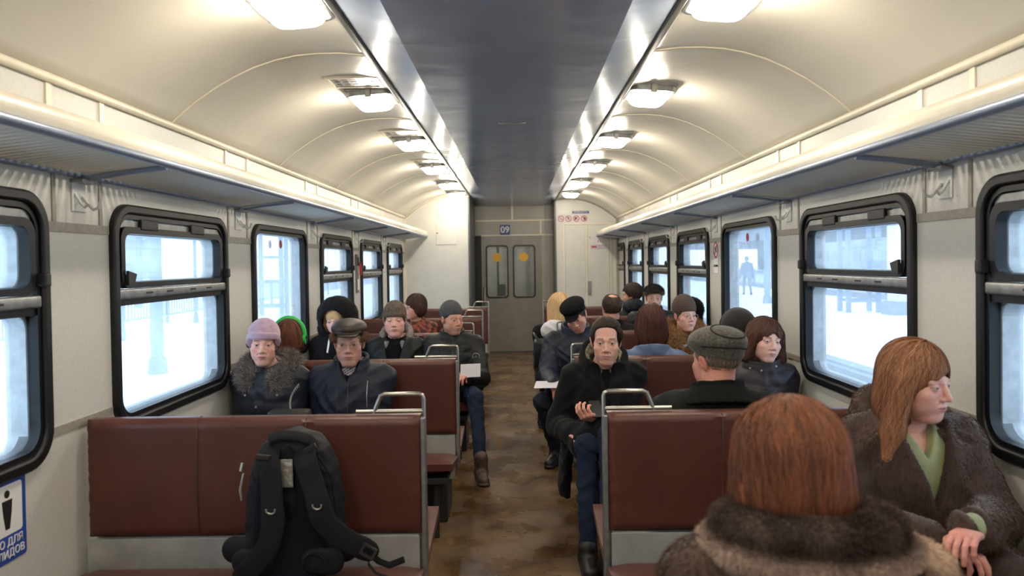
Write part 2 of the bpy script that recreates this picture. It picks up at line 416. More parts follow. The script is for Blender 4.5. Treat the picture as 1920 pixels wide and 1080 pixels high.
st = empty('warning_notice', (1.345, RP-.0145, 1.80), label='small warning triangle notice on the right end cabinet door', cat='sign')
MB().box(-.045, .045, 0, .002, -.02, .09).build('notice_sheet', mat('notice paper', (1, 1, 1)), st)
MB().ring([(-.03, .015), (.03, .015), (0, .072)], [(-.02, .021), (.02, .021), (0, .06)], 'y', -.001, 0).build('triangle', mat('print red', (1, 0, 0)), st)
MB().box(-.14, .12, 0, .002, -.10, -.03).build('lower_sheet', M_pale, st)
MB().box(-.12, -.04, -.001, 0, -.075, -.05).build('red_print', mat('print red', (1, 0, 0)), st)
m = MB(); m.box(-.02, .10, -.001, 0, -.05, -.045); m.box(-.02, .10, -.001, 0, -.09, -.085); m.build('text_lines', M_grille, st)

# ------------------------------------------------------------ windows
def mirrored_loc(side, y): return (side*W, y, 0)
def window(idx, side, yc, split):
    w = empty('window_%d' % idx, (side*W, yc, 0), kind='structure')
    H = WH; s = -side   # s: direction towards the cabin
    def X(a, b): return tuple(sorted((s*a, s*b)))
    def rng(o, i, x, nm, mt, parent=w, sm=40):
        return MB().ring(o, i, 'x', *X(*x)).build(nm, mt, parent, smooth=sm)
    O = rrect(-H, H, WZ0, WZ1, .13, 8); I = rrect(-H+.042, H-.042, WZ0+.042, WZ1-.042, .10, 8)
    o = rng(O, I, (-.03, .026), 'rubber_gasket', M_rubber)
    md = o.modifiers.new('bevel', 'BEVEL'); md.width = .010; md.segments = 3; md.limit_method = 'ANGLE'; md.angle_limit = R(50)
    a, b, c, d = -H+.04, H-.04, WZ0+.04, WZ1-.04
    I2 = rrect(a+.022, b-.022, c+.022, d-.022, .08, 8)
    rng(rrect(a, b, c, d, .10, 8), I2, (-.06, .012), 'inner_frame', M_sash)
    def panes(z0, z1, r=.05):
        for dx in (-.025, -.085):
            MB().prism(rrect(a+.02, b-.02, z0, z1, r, 6), 'x', *X(dx-.002, dx+.002)).build('glass_pane', M_glass, w)
        # bright spacer between the two panes
        MB().ring(rrect(a+.015, b-.015, z0-.005, z1+.005, r, 6), rrect(a+.03, b-.03, z0+.008, z1-.008, r, 6), 'x', *X(-.10, -.028)).build('spacer_frame', M_alu, w)
    if split:
        zm = 1.405
        # aluminium crossbar with slots
        m = MB(); m.box(*X(-.02, .02), a+.006, b-.006, zm-.022, zm+.022, bev=.008)
        cb = m.build('crossbar', M_alu, w, smooth=40)
        m = MB()
        for k in (-.32, -.12, .14, .34): m.box(*X(.018, .022), k-.03, k+.03, zm-.004, zm+.004)
        m.build('vent_slots', M_black, cb)
        MB().box(*X(-.06, .006), a+.005, b-.005, zm-.048, zm-.02).build('lower_sash', M_sash, w)
        # hinged upper light
        vs_ = rng(rrect(a+.03, b-.03, zm+.024, d-.055, .06, 8), rrect(a+.062, b-.062, zm+.05, d-.085, .045, 8), (-.03, .016), 'vent_sash', M_sash)
        MB().box(*X(-.055, .004), a+.04, b-.04, d-.06, d-.028).build('top_channel', M_alu, w)
        for k in (-.30, .22): MB().box(*X(-.02, .02), k-.08, k+.08, d-.066, d-.018, bev=.005).build('hinge', M_rubber, vs_)
        k = (a+.06)
        MB().add([(s*.018, k, zm+.04), (s*.018, k, zm+.10), (s*.018, k+.07, zm+.085), (s*.018, k+.05, zm+.04),
                  (s*.03, k, zm+.04), (s*.03, k, zm+.10), (s*.03, k+.07, zm+.085), (s*.03, k+.05, zm+.04)],
                 [(0, 1, 2, 3), (4, 5, 6, 7), (0, 1, 5, 4), (1, 2, 6, 5), (2, 3, 7, 6), (3, 0, 4, 7)]).build('latch', M_black, vs_)
        MB().box(*X(.0, .045), b-.02, b+.012, zm+.05, zm+.10, bev=.008).build('stay_catch', M_black, w)
        panes(zm+.045, d-.08); panes(c+.012, zm-.04)
    else:
        panes(c+.012, d-.012, .07)
        st = MB().prism(circ(.06, 1.67, .03), 'x', *X(-.022, -.019)).build('emergency_sticker', M_red, w)
        st = MB().prism(circ(.06, 1.67, .03), 'x', *X(-.1, -.097)).build('emergency_sticker', M_red, w)
    return w
idx = 1
for side in (-1, 1):
    for c in WIN:
        if c > 11 : continue
        window(idx, side, c, abs(c-(WIN[4] if side < 0 else WIN[4])) > .1); idx += 1
window(idx, 1, 12.09, True)

# ------------------------------------------------------------ luggage racks
for side, nm in ((-1, 'left'), (1, 'right')):
    ye = 11.33 if side < 0 else 12.18
    r = empty('luggage_rack', (side*W, Y0, 1.88), label='long slatted luggage rack above the %s windows' % nm, cat='luggage rack')
    s = -side
    L = ye-Y0
    MB().tube([(s*.345, 0, .035), (s*.345, L, .035)], .017, 10).build('front_tube', M_blue, r, smooth=50)
    MB().tube([(s*.0155, 0, -.005), (s*.0155, L, -.005)], .012, 8).build('rear_tube', M_blue, r, smooth=50)
    # curved front lip above the tube
    pr = [(.345, .045), (.352, .065), (.352, .085), (.342, .105), (.328, .115), (.322, .112), (.336, .10), (.344, .085), (.344, .067), (.337, .047)]
    MB().prism([(s*a, b) for a, b in pr], 'y', 0, L).build('front_lip', M_trimw, r, smooth=50)
    m = MB(); y = .02
    while y < L:
        m.tube([(s*.008, y, .004), (s*.34, y, .04)], .0115, 6); y += .042
    m.build('slats', mat('rack slat enamel', srgb(226, 223, 214), .4), r, smooth=50)
    for k in range(-3, 6):
        yb = 2.905+BAY*k
        if yb < ye-.1 and yb > Y0+.1:
            MB().tube([(s*.016, yb-Y0, -.02), (s*.18, yb-Y0, .004), (s*.345, yb-Y0, .022)], .013, 8).build('bracket', M_blue, r, smooth=50)

# coat hooks, one under the rack at each pillar
def hook(side, y, label):
    h = empty('coat_hook', (side*W, y, 1.765), label=label, cat='coat hook', group='coat hooks under the racks')
    s = -side
    m = MB(); m.box(*sorted((0, s*.008)), -.045, .045, -.03, .085, bev=.003); m.build('hook_plate', M_white, h)
    m = MB(); m.tube([(s*.008, .02, .03), (s*.03, .02, .0), (s*.05, .02, -.02), (s*.07, .02, -.015), (s*.078, .02, .01)], .007, 8); m.build('prong', M_white, h, smooth=50)
    m = MB(); m.tube([(s*.008, -.03, .04), (s*.03, -.03, .0), (s*.045, -.03, -.015), (s*.06, -.03, .0)], .006, 8); m.build('prong', M_white, h, smooth=50)
    m = MB(); m.box(*sorted((0, s*.05)), -.05, .05, .078, .092, bev=.003); m.build('bracket_arm', M_alu, h)
ordn = ['nearest', 'second nearest', 'third nearest', 'fourth nearest', 'fifth nearest', 'farthest']
for side, nm in ((-1, 'left'), (1, 'right')):
    ys = [2.905+BAY*k for k in range(5)]
    for k, y in enumerate(ys):
        hook(side, y, 'white metal coat hook under the %s rack, %s from the camera' % (nm, ordn[k] if k < 4 else 'farthest'))

# ------------------------------------------------------------ ceiling lamps
M_lampglass = mat('lit prismatic glass', (1, .93, .8), .4, emit=(1, .90, .73), estr=LAMP_POWER)
def bowl(hx, hy, dep, n=40, lv=8):
    vs = []; fs = []
    for j in range(lv+1):
        t = j/lv; sc = math.cos(t*PI/2*.93)**.55; z = -dep*math.sin(t*PI/2*.98)
        for k in range(n):
            a = 2*PI*k/n; e = .42
            cx = math.copysign(abs(math.cos(a))**e, math.cos(a)); cy = math.copysign(abs(math.sin(a))**e, math.sin(a))
            rb = 1+.012*(k % 2)
            vs.append((hx*sc*cx*rb, hy*sc*cy*rb, z))
    for j in range(lv):
        for k in range(n): fs.append((j*n+k, j*n+(k+1) % n, (j+1)*n+(k+1) % n, (j+1)*n+k))
    fs.append(tuple(lv*n+k for k in range(n)))
    return vs, fs
lamp0 = empty('ceiling_lamp')
MB().box(-.138, .138, -.182, .182, -.012, .012, bev=.006).build('lamp_base', M_alu, lamp0)
MB().ring(rrect(-.136, .136, -.180, .180, .05), rrect(-.118, .118, -.162, .162, .04), 'z', -.04, -.008).build('lamp_frame', M_alu, lamp0, smooth=40, bevel=.004)
m = MB(); m.add(*bowl(.112, .152, .062)); o = m.build('glass_bowl', M_lampglass, lamp0, smooth=50); o.location.z = -.028
bl = bpy.data.lights.new('bulb', 'POINT'); bl.energy = 6.5; bl.color = (1, .90, .73); bl.shadow_soft_size = .022
b_ = bpy.data.objects.new('bulb', bl); COL.objects.link(b_); b_.parent = lamp0; b_.location = (0, 0, -.115)
for sx in (-1, 1): MB().box(-.018, .018, sx*.180-.012, sx*.180+.012, -.055, -.005, bev=.004).build('clip', M_chrome, lamp0)
first = True
for side, nm in ((-1, 'left'), (1, 'right')):
    for k in range(-3, 6):
        y = 2.92+BAY*k
        if k == 5: y = 10.9 if side < 0 else 11.2
        o = lamp0 if first else dup(lamp0)
        o.location = (side*.83, y, 2.540); o.rotation_euler = (0, R(side*4), 0)
        for c_ in o.children:
            if c_.name.startswith('bulb'): c_.location = (side*.045, 0, -.135)
        nmk = {-3: 'behind the camera, farthest back', -2: 'behind the camera', -1: 'just overhead of the camera', 0: 'nearest in view', 1: 'second in view', 2: 'third', 3: 'fourth', 4: 'fifth', 5: 'last before the end wall'}[k]
        props(o, 'lit ceiling lamp with glass bowl on the %s vault, %s' % (nm, nmk), 'ceiling lamp', 'ceiling lamps on the %s vault' % nm)
        first = False
# ventilation grilles before the left lamps
g0 = empty('vent_grille')
MB().ring(rrect(-.15, .15, -.12, .12, .01), rrect(-.125, .125, -.095, .095, .005), 'z', -.012, 0).build('grille_frame', M_trimw, g0)
m = MB()
for i in range(5):
    for j in range(3): m.box(-.105+i*.045, -.075+i*.045, -.075+j*.055, -.035+j*.055, -.009, -.002)
m.build('grille_slats', M_grille, g0)
MB().box(-.126, .126, -.096, .096, -.006, -.001).build('grille_back', M_alu, g0)
for k in range(3):
    o = g0 if k == 0 else dup(g0)
    o.location = (-.87, 4.25+BAY*k, 2.539); o.rotation_euler = (0, 0, 0)
    props(o, 'square ventilation grille in the left vault in front of the %s lamp' % ['second', 'third', 'fourth'][k], 'vent grille', 'vent grilles in the left vault')

# ------------------------------------------------------------ benches (back to back, one per bay and side)
AIN = .345      # aisle end of the backrest
def cushion(m, x0, x1, y0, y1, zb, zf, th):
    """padded cushion; y0 = back edge, y1 = front edge"""
    nx, ny = 18, 10; vs = []; fs = []
    for top in (1, 0):
        for j in range(ny+1):
            for i in range(nx+1):
                u, v = i/nx, j/ny; x = x0+(x1-x0)*u; y = y0+(y1-y0)*v; zc = zb+(zf-zb)*v
                e = min(1, min(u, 1-u)*nx/1.6, min(v, 1-v)*ny/1.6); e = math.sin(e*PI/2)
                z = zc-th/2+(th/2*(.35+.65*e) if top else -th/2*(.5+.5*e))
                vs.append((x, y, z))
    st = nx+1; N = st*(ny+1)
    for j in range(ny):
        for i in range(nx):
            a = j*st+i; fs += [(a, a+1, a+st+1, a+st), (N+a, N+a+st, N+a+st+1, N+a+1)]
    edge = [i for i in range(nx+1)]+[j*st+nx for j in range(1, ny+1)]+[ny*st+i for i in range(nx-1, -1, -1)]+[j*st for j in range(ny-1, 0, -1)]
    for a, b in zip(edge, edge[1:]+edge[:1]): fs.append((a, N+a, N+b, b))
    m.add(vs, fs)
def backrest(m, x0, x1, y, z0, z1, th):
    """upholstered back, puckered at both ends, two stitched seams"""
    nx, nz = 90, 26; vs = []; fs = []; L = x1-x0
    seams = (L*.33, L*.66)
    for fr in (-1, 1):
        for j in range(nz+1):
            for i in range(nx+1):
                u, v = i/nx, j/nz; xx = u*L
                eu = min(1, min(xx, L-xx)/.035); ev = min(1, min(v, 1-v)*(z1-z0)/.03)
                e = math.sqrt(max(0, 1-(1-eu)**2))*math.sqrt(max(0, 1-(1-ev)**2))
                de = min(xx, L-xx)
                puck = .0035*math.exp(-de/.035)*math.sin(v*60+3*math.sin(v*9))
                sm = sum(.006*math.exp(-((xx-s_)/.008)**2)+.0025*math.exp(-abs(xx-s_)/.03)*math.sin(v*48+s_*5) for s_ in seams)
                t = th/2*(.55+.45*e)+puck-sm
                lean = 0
                vs.append((x0+xx, y+fr*t+lean, z0+(z1-z0)*v))
    st = nx+1; N = st*(nz+1)
    for j in range(nz):
        for i in range(nx):
            a = j*st+i; fs += [(a, a+1, a+st+1, a+st), (N+a, N+a+st, N+a+st+1, N+a+1)]
    edge = [i for i in range(nx+1)]+[j*st+nx for j in range(1, nz+1)]+[nz*st+i for i in range(nx-1, -1, -1)]+[j*st for j in range(nz-1, 0, -1)]
    for a, b in zip(edge, edge[1:]+edge[:1]): fs.append((a, N+a, N+b, b))
    m.add(vs, fs)
bench0 = empty('train_bench')   # built for the right side: x from AIN to wall, origin on the floor at the aisle end
BL = W-AIN-.03
m = MB(); backrest(m, .012, BL, 0, .49, .94, .085); m.build('backrest', M_leather, bench0, smooth=45)
M_seam = mat('seam piping', srgb(66, 38, 32), .5)
for sx_ in (.34, .665):
    X_ = .012+(BL-.012)*sx_; m = MB()
    m.tube([(X_, -.0415, .50), (X_+.004, -.0425, .70), (X_, -.0415, .91), (X_, -.030, .935), (X_, 0, .9405), (X_, .030, .935), (X_, .0415, .91), (X_+.003, .0425, .7), (X_, .0415, .50)], .0032, 6)
    m.build('seam', M_seam, bench0, smooth=60)
for sg_ in (-1, 1):
    m = MB(); cushion(m, 0, BL, sg_*.055, sg_*.485, .39, .455, .085); m.build('seat_cushion', M_leather, bench0, smooth=45)
    MB().box(.02, BL, *sorted((sg_*.035, sg_*.042)), .30, .485, bev=.002).build('kick_panel', M_kick, bench0)
MB().box(.03, BL, -.035, .035, .22, .47).build('frame_box', M_kick, bench0)
m = MB()
m.tube([(.0, 0, .30), (.0, 0, 1.0), (.004, 0, 1.012), (.016, 0, 1.018), (.15, 0, 1.018), (.165, 0, 1.012), (.185, 0, .965), (.19, 0, .945)], .0085, 8)
m.tube([(.004, 0, .952), (.26, 0, .952)], .008, 8)
m.build('grab_handle', M_chrome, bench0, smooth=50)
m = MB(); m.box(-.006, .012, -.028, .028, .28, .93, bev=.004); m.build('end_plate', M_alu, bench0)
for sg_ in (-1, 1):
    m = MB(); m.box(.03, BL-.02, *sorted((sg_*.06, sg_*.46)), .31, .345, bev=.004); m.build('seat_frame', M_darksteel, bench0)
    for x in (.10, BL-.12):
        MB().tube([(x, sg_*.40, 0.002), (x, sg_*.40, .32)], .018, 10).build('leg', M_darksteel, bench0, smooth=50)
MB().box(.06, BL, -.16, .16, .0, .26, bev=.01).build('heater_box', M_darksteel, bench0)
sealab = {('left', 0): 'brown bench nearest on the left, with the black backpack on it', ('left', 1): 'second brown bench on the left, carrying the pink hat woman and capped man',
          ('left', 2): 'third brown bench on the left, behind the man in grey beanie', ('left', 3): 'fourth brown bench on the left, behind the woman in rust scarf', ('left', 4): 'last brown bench on the left before the cream partition',
          ('right', 0): 'nearest brown bench on the right, with the fur coat women before it', ('right', 1): 'second brown bench on the right, behind the young man in black coat',
          ('right', 2): 'third brown bench on the right, behind the man in black flat cap', ('right', 3): 'fourth brown bench on the right, by the bearded man in fur hat',
          ('right', 4): 'last brown bench on the right before the cabinet doors'}
fb = True
for side, nm in ((1, 'right'), (-1, 'left')):
    rows = ROWS+([1.235] if side > 0 else [])
    for y in rows:
        k = round((y-2.905)/BAY)
        o = bench0 if fb else dup(bench0)
        o.location = (side*AIN, y, 0); o.rotation_euler = (0, 0, 0 if side > 0 else PI)
        lab = sealab.get((nm, k), 'brown bench under the woman in patchwork fur coat at the bottom right')
        props(o, lab, 'bench', 'brown benches in the carriage')
        fb = False
        if k < 0:      # the last bench in view has lost its handle
            for c_ in list(o.children):
                if c_.name.startswith('grab_handle'): bpy.data.objects.remove(c_)

# ------------------------------------------------------------ small wall things
v = empty('emergency_brake', (-W, 7.93, 1.42), label='grey panel with red emergency handle on the left pillar', cat='emergency brake')
MB().box(0, .02, -.045, .045, -.20, .20, bev=.004).build('brake_panel', M_grille, v)
MB().tube([(.04, 0, .12), (.05, 0, .02), (.045, 0, -.02)], [.01, .014, .01], 8).build('red_handle', M_red, v, smooth=50)
MB().box(.02, .028, -.03, .03, .08, .17, bev=.003).build('brake_gauge', M_black, v)
MB().box(.02, .024, -.03, .03, -.17, -.06, bev=.001).build('instruction_label', M_signwhite, v)
v = empty('no_smoking_sign', (W-.002, 6.25, 1.56), label='white no smoking sticker with red ring on a right pillar', cat='sign')
MB().box(-.002, 0, -.07, .07, -.16, .13).build('sign_sheet', M_signwhite, v)
m = MB(); m.ring(circ(0, .03, .068), circ(0, .03, .053), 'x', -.004, -.002)
m.add([(-.0045, -.045, .072), (-.0045, -.035, .082), (-.0045, .045, -.012), (-.0045, .035, -.022)], [(0, 1, 2, 3)]); m.build('red_ring', M_red, v)
m = MB(); m.add([(-.0035, -.04, .015), (-.0035, -.034, .005), (-.0035, .03, .045), (-.0035, .024, .055)], [(0, 1, 2, 3)]); m.add([(-.0035, .02, .03), (-.0035, .028, .03), (-.0035, -.01, .07), (-.0035, -.016, .066)], [(0, 1, 2, 3)]); m.build('cigarette', M_black, v)
text('sign_text', 'НЕ КУРИТЬ', .024, M_black, (-.003, 0, -.10), (PI/2, 0, -PI/2), v)
v = empty('rules_notice', (W-.002, 11.27, 1.5), label='pale printed notice on the farthest right pillar', cat='sign')
MB().box(-.002, 0, -.07, .07, -.28, .28).build('notice_sheet', mat('notice paper', (1, 1, 1)), v)
m = MB()
for k in range(7): m.box(-.003, -.002, -.05, .05, .22-k*.07, .228-k*.07)
m.build('text_lines', M_grille, v)
v = empty('blue_wall_sticker', (-W+.002, 2.42, .68), label='blue bordered wall sticker with dark figure below the left window', cat='sign')
MB().prism(rrect(-.13, .13, -.12, .16, .012), 'x', 0, .002).build('sticker_sheet', M_stickblue, v)
MB().prism(rrect(-.11, .11, -.03, .135, .012), 'x', .002, .003).build('white_field', M_signwhite, v)
m = MB(); m.prism(circ(.035, .105, .013, 14), 'x', .003, .004); m.prism([(.06, .085), (.01, .085), (.015, .04), (.025, -.01), (.045, -.01), (.055, .04)], 'x', .003, .004); m.build('figure', M_black, v)
text('sticker_text', 'МЕСТО ДЛЯ', .036, M_signwhite, (.0035, .0, -.055), (PI/2, 0, PI/2), v)
text('sticker_text', 'ИНВАЛИДОВ', .036, M_signwhite, (.0035, .0, -.092), (PI/2, 0, PI/2), v)
for y, nm in ((9.60, 'fifth'),):
    v = empty('pillar_notice', (-W+.002, y, 1.46), label='small pale notice strip on the %s left pillar' % nm, cat='sign')
    MB().box(0, .002, -.03, .03, -.09, .09).build('notice_sheet', M_signwhite, v)
    MB().box(.002, .003, -.02, .02, -.06, -.04).build('notice_print', M_grille, v)

# ------------------------------------------------------------ outside: snowy platforms
M_snow = mat('snow', (.86, .90, .95), .8, noise=.04, nscale=.6, bump=.6, bscale=1.3, bdist=.12)
M_conc = mat('hazed concrete', srgb(128, 136, 150), .8, noise=.15, nscale=3)  # snow haze is put into the pale blue-grey concrete colour
M_fence = mat('haze pale steel', srgb(136, 150, 176), .6)  # fence steel coloured pale to stand for the hazy air
M_pole = mat('hazed pole', srgb(122, 140, 168), .6)  # posts, masts and trees: haze mixed into this pale blue
M_bld = mat('pale building wall', srgb(150, 162, 180), .8, noise=.05, nscale=.4)  # far building walls and windows paled in colour for haze
M_bldwin = mat('building window', srgb(112, 124, 146), .4)
M_ballast = mat('dark ballast', srgb(86, 90, 98), .9, noise=.5, nscale=5, col2=srgb(200, 205, 212))
def wavy(name, x0, x1, y0, y1, z, amp, nx, ny, mt):
    m = MB(); vs = []; rn = random.Random(3)
    for j in range(ny+1):
        for i in range(nx+1):
            x = x0+(x1-x0)*i/nx; y = y0+(y1-y0)*j/ny
            vs.append((x, y, z+amp*(math.sin(x*.9+1.3*math.sin(y*.35))*math.sin(y*.55+x*.2)+.4*math.sin(x*2.3+y*1.7))))
    m.add(vs, [(j*(nx+1)+i, j*(nx+1)+i+1, (j+1)*(nx+1)+i+1, (j+1)*(nx+1)+i) for j in range(ny) for i in range(nx)])
    return m.build(name, mt, kind='structure', smooth=80)
wavy('ground_left_platform', -60, -1.95, -20, 130, -.06, .035, 90, 150, M_snow)
wavy('ground_right_platform', 4.8, 60, -20, 130, -.06, .035, 80, 150, M_snow)
wavy('ground_track_bed', 1.7, 4.9, -20, 130, -1.15, .05, 8, 80, M_ballast)
m = MB(); m.box(4.72, 4.95, -20, 130, -1.2, -.03); m.box(4.60, 4.80, -20, 130, -.18, -.06)
y = -18
while y < 60: m.box(4.62, 4.72, y, y+.22, -1.1, -.18); y += 2.4
m.build('platform_edge', M_conc, kind='structure')
for x in (2.3, 3.85):
    o = MB().box(x-.035, x+.035, -20, 130, -1.08, -.95).build('rail', M_darksteel)
    props(o, 'steel track rail beside the right hand platform, %s one' % ('nearer' if x < 3 else 'farther'), 'rail')
m = MB(); m.box(-1.95, -1.80, -20, 130, -1.2, -.04); m.build('platform_edge', M_conc, kind='structure')

def fence(x, name, label):
    f = empty('platform_fence', (x, 0, -.05), label=label, cat='fence')
    m = MB(); m.box(-.02, .02, -12, 60, .88, .93); m.box(-.02, .02, -12, 60, .22, .26); m.build('fence_rails', M_fence, f)
    m = MB(); y = -12
    while y < 55: m.box(-.012, .012, y, y+.025, .22, .9); y += .16
    m.build('pickets', M_fence, f)
    if x > 0: MB().box(-.06, .06, -12, 60, -.05, .2).build('fence_plinth', M_conc, f)
    for k in range(0, 24):
        MB().box(-.04, .04, -12+k*3-.04, -12+k*3+.04, 0, 1.0).build('fence_post', M_fence, f)
fence(-9.7, 'left', 'pale picket fence along the back of the left snowy platform')
fence(13.1, 'right', 'pale picket fence along the back of the right snowy platform')

def pole(x, y, r, h, label, lamp=0):
    p = empty('lamp_post', (x, y, -.08), label=label, cat='post')
    MB().tube([(0, 0, 0), (0, 0, h)], [r, r*.8], 14).build('post', M_pole, p, smooth=50)
    MB().tube([(0, 0, 0), (0, 0, .25)], [r*1.5, r*1.3], 14).build('post_base', M_pole, p, smooth=50)
    if lamp:
        MB().tube([(0, 0, h-.1), (lamp*.4, 0, h+.2), (lamp*1.2, 0, h+.3)], .03, 8).build('lamp_arm', M_pole, p, smooth=50)
        MB().box(min(lamp*1.1, lamp*1.7), max(lamp*1.1, lamp*1.7), -.12, .12, h+.24, h+.34, bev=.02).build('lamp_head', M_pole, p)
pole(-5.37, 11.3, .095, 7, 'thick pale lamp post on the left platform, nearest outside second left window', -1)
pole(-8.9, 21, .05, 4, 'slim pale post further along the left platform')
pole(8.8, 26.7, .11, 8, 'pale lamp post on the right platform behind the walking figure', 1)
pole(-8.6, 16.5, .045, 4.5, 'thin pale post before the left fence')
def lattice(x, y, w, h, label):
    p = empty('catenary_mast', (x, y, -.08), label=label, cat='mast')
    for a in (-w/2, w/2):
        for b in (-w/3, w/3): MB().box(a-.06, a+.06, b-.05, b+.05, 0, h).build('upright', M_pole, p)
    m = MB(); z = .3
    while z < h:
        m.box(-w/2, w/2, -w/3-.03, -w/3+.03, z, z+.09); m.box(-w/2, w/2, w/3-.03, w/3+.03, z, z+.09); z += .75
    m.build('cross_battens', M_pole, p)
lattice(9.85, 21.9, .85, 9, 'battened catenary mast on the right platform outside the second right window')
lattice(-7.6, 23.5, .8, 9, 'battened catenary mast on the left platform outside the third left window')
o = empty('concrete_column', (10.5, 20.6, -.1), label='wide pale concrete column standing on the right platform', cat='column')
MB().box(-.33, .33, -.3, .3, 0, 9, bev=.03).build('shaft', M_snow, o); MB().box(-.45, .45, -.42, .42, 0, .4, bev=.03).build('footing', M_conc, o)

def building(x0, x1, y0, y1, h, label, floors, nwy, facex, roof=True):
    b = empty('building', ((x0+x1)/2, (y0+y1)/2, -.1), label=label, cat='building')
    X, Y = (x1-x0)/2, (y1-y0)/2
    MB().box(-X, X, -Y, Y, 0, h).build('walls', M_bld, b)
    if roof: MB().box(-X-.4, X+.4, -Y-.4, Y+.4, h, h+.5).build('roof', M_snow, b)
    fx = X if facex > 0 else -X
    for f in range(floors):
        for k in range(nwy):
            yy = -Y+(k+.5)*2*Y/nwy; zz = (f+.35)*h/floors; ww = .32*2*Y/nwy
            w = MB().box(fx-.05, fx+.05, yy-ww, yy+ww, zz, zz+h/floors*.42).build('window', M_bldwin, b)
building(-46, -34, 20, 60, 7.0, 'long low pale building behind the left platform fence', 2, 12, 1)
building(-60, -48, 62, 100, 17, 'tall pale block far off on the left', 6, 10, 1)
building(52, 64, 40, 62, 19, 'tall pale apartment block behind the overpass on the right', 6, 8, -1)
building(40, 48, 70, 100, 9, 'low pale station building far off on the right', 3, 10, -1)
# overpass
ov = empty('overpass', (34, 50, 0), label='pale concrete road overpass crossing behind the right platform', cat='overpass')
m = MB(); m.add([(-16, 40, 2.6), (-16, 40, 3.9), (14, -40, 6.2), (14, -40, 7.5), (-4, 44, 2.6), (-4, 44, 3.9), (26, -36, 6.2), (26, -36, 7.5)],
                [(0, 2, 3, 1), (4, 5, 7, 6), (1, 3, 7, 5), (0, 4, 6, 2), (0, 1, 5, 4), (2, 6, 7, 3)]); m.build('deck', M_conc, ov)
m = MB(); m.tube([(-16, 40, 4.9), (14, -40, 8.5)], .08, 6)
for k in range(41):
    t = k/40; m.tube([(-16+30*t, 40-80*t, 3.8+3.6*t), (-16+30*t, 40-80*t, 4.9+3.6*t)], .05, 5)
m.build('railing', M_pole, ov)
for t in (.1, .35, .6, .85):
    MB().box(-10+30*t-.8, -10+30*t+.8, 40-80*t-.8, 40-80*t+.8, -.1, 2.7+3.6*t).build('pier', M_conc, ov)
o = MB(); o.box(18.0, 18.1, 10, 34, 3.2, 3.5); o = o.build('banner_beam', mat('pale ochre', srgb(222, 205, 160), .7)); props(o, 'long pale ochre beam carried above the right platform fence', 'beam')
m = MB(); [m.tube([(18.05, y_, -.1), (18.05, y_, 3.2)], .07, 8) for y_ in (10.2, 18, 26, 33.8)]
m.build('beam_posts', M_pole, o)

def tree(x, y, h, seed, label):
    rn = random.Random(seed); m = MB()
    t = empty('bare_tree', (x, y, -.1), label=label, cat='tree', group='bare trees behind the left fence')
    tr = MB(); tr.tube([(0, 0, 0), (.1, 0, h*.4), (0, .1, h*.75)], [.16, .12, .05], 8); tr.build('trunk', M_pole, t, smooth=50)
    def br(p, d, L, r, k):
        q = p+d*L; m.tube([p, (p+q)/2+Vector((rn.uniform(-.05, .05),)*3)*L, q], [r, r*.8, r*.55], 5)
        if k:
            for _ in range(3):
                dd = (d+Vector((rn.uniform(-.8, .8), rn.uniform(-.8, .8), rn.uniform(-.1, .7)))).normalized(); br(p+d*L*rn.uniform(.5, 1), dd, L*.68, r*.55, k-1)
    for k in range(7):
        z = h*(.3+.07*k); a = k*2.4
        br(Vector((.05, 0, z)), Vector((math.cos(a), math.sin(a), .9)).normalized(), h*.22, .06, 3)
    m.build('branches', M_pole, t)  # trunk and branches share the haze-paled pole colour
tree(-13.5, 16.5, 7, 1, 'bare haze-pale tree outside the second left window')
tree(-15, 30, 8, 2, 'bare haze-pale tree farther back outside the third left window')
tree(-14, 8, 6.5, 3, 'bare haze-pale tree outside the nearest left window')
o = empty('snow_bench', (-7.2, 6.3, -.08), 0, label='slatted reddish bench on the snowy platform outside the nearest left window', cat='bench')
m = MB()
for k in range(4): m.box(-.05, .0, -.8, .8, .35+.14*k, .45+.14*k)
m.box(0, .4, -.8, .8, .36, .41); m.build('slats', mat('faded red wood', srgb(150, 112, 118), .7), o)
for y_ in (-.7, .7): MB().box(-.04, .4, y_-.04, y_+.04, 0, .36).build('leg', M_pole, o)

# ------------------------------------------------------------ smooth organic shapes: distance fields meshed with surface nets
F32 = np.float32
def A(*a): return np.array(a, dtype=F32)
def ell(P, c, r, M=None):
    q = P-A(*c)
    if M is not None: q = q@M
    r = A(*r); k0 = np.linalg.norm(q/r, axis=1); k1 = np.linalg.norm(q/(r*r), axis=1)+1e-6
    return k0*(k0-1)/k1
def cap(P, a, b, ra, rb=None):
    rb = ra if rb is None else rb
    a = A(*a); b = A(*b); ba = b-a; pa = P-a
    h = np.clip(pa@ba/(ba@ba+1e-9), 0, 1)
    return np.linalg.norm(pa-h[:, None]*ba, axis=1)-(ra+(rb-ra)*h)
def capf(P, a, b, ra, rb, n, fl):
    """tapered capsule flattened by fl along direction n"""
    n = A(*n); n = n/np.linalg.norm(n); a = A(*a); b = A(*b); ba = b-a; pa = P-a
    h = np.clip(pa@ba/(ba@ba+1e-9), 0, 1); q = pa-h[:, None]*ba; s = q@n
    q = q+(s*(1/fl-1))[:, None]*n
    return (np.linalg.norm(q, axis=1)-(ra+(rb-ra)*h))*min(fl, 1)
def smin(a, b, k):
    h = np.clip(.5+.5*(b-a)/k, 0, 1); return b+(a-b)*h-k*h*(1-h)
def smax(a, b, k): return -smin(-a, -b, k)
def sub(a, b, k): return smax(a, -b, k)
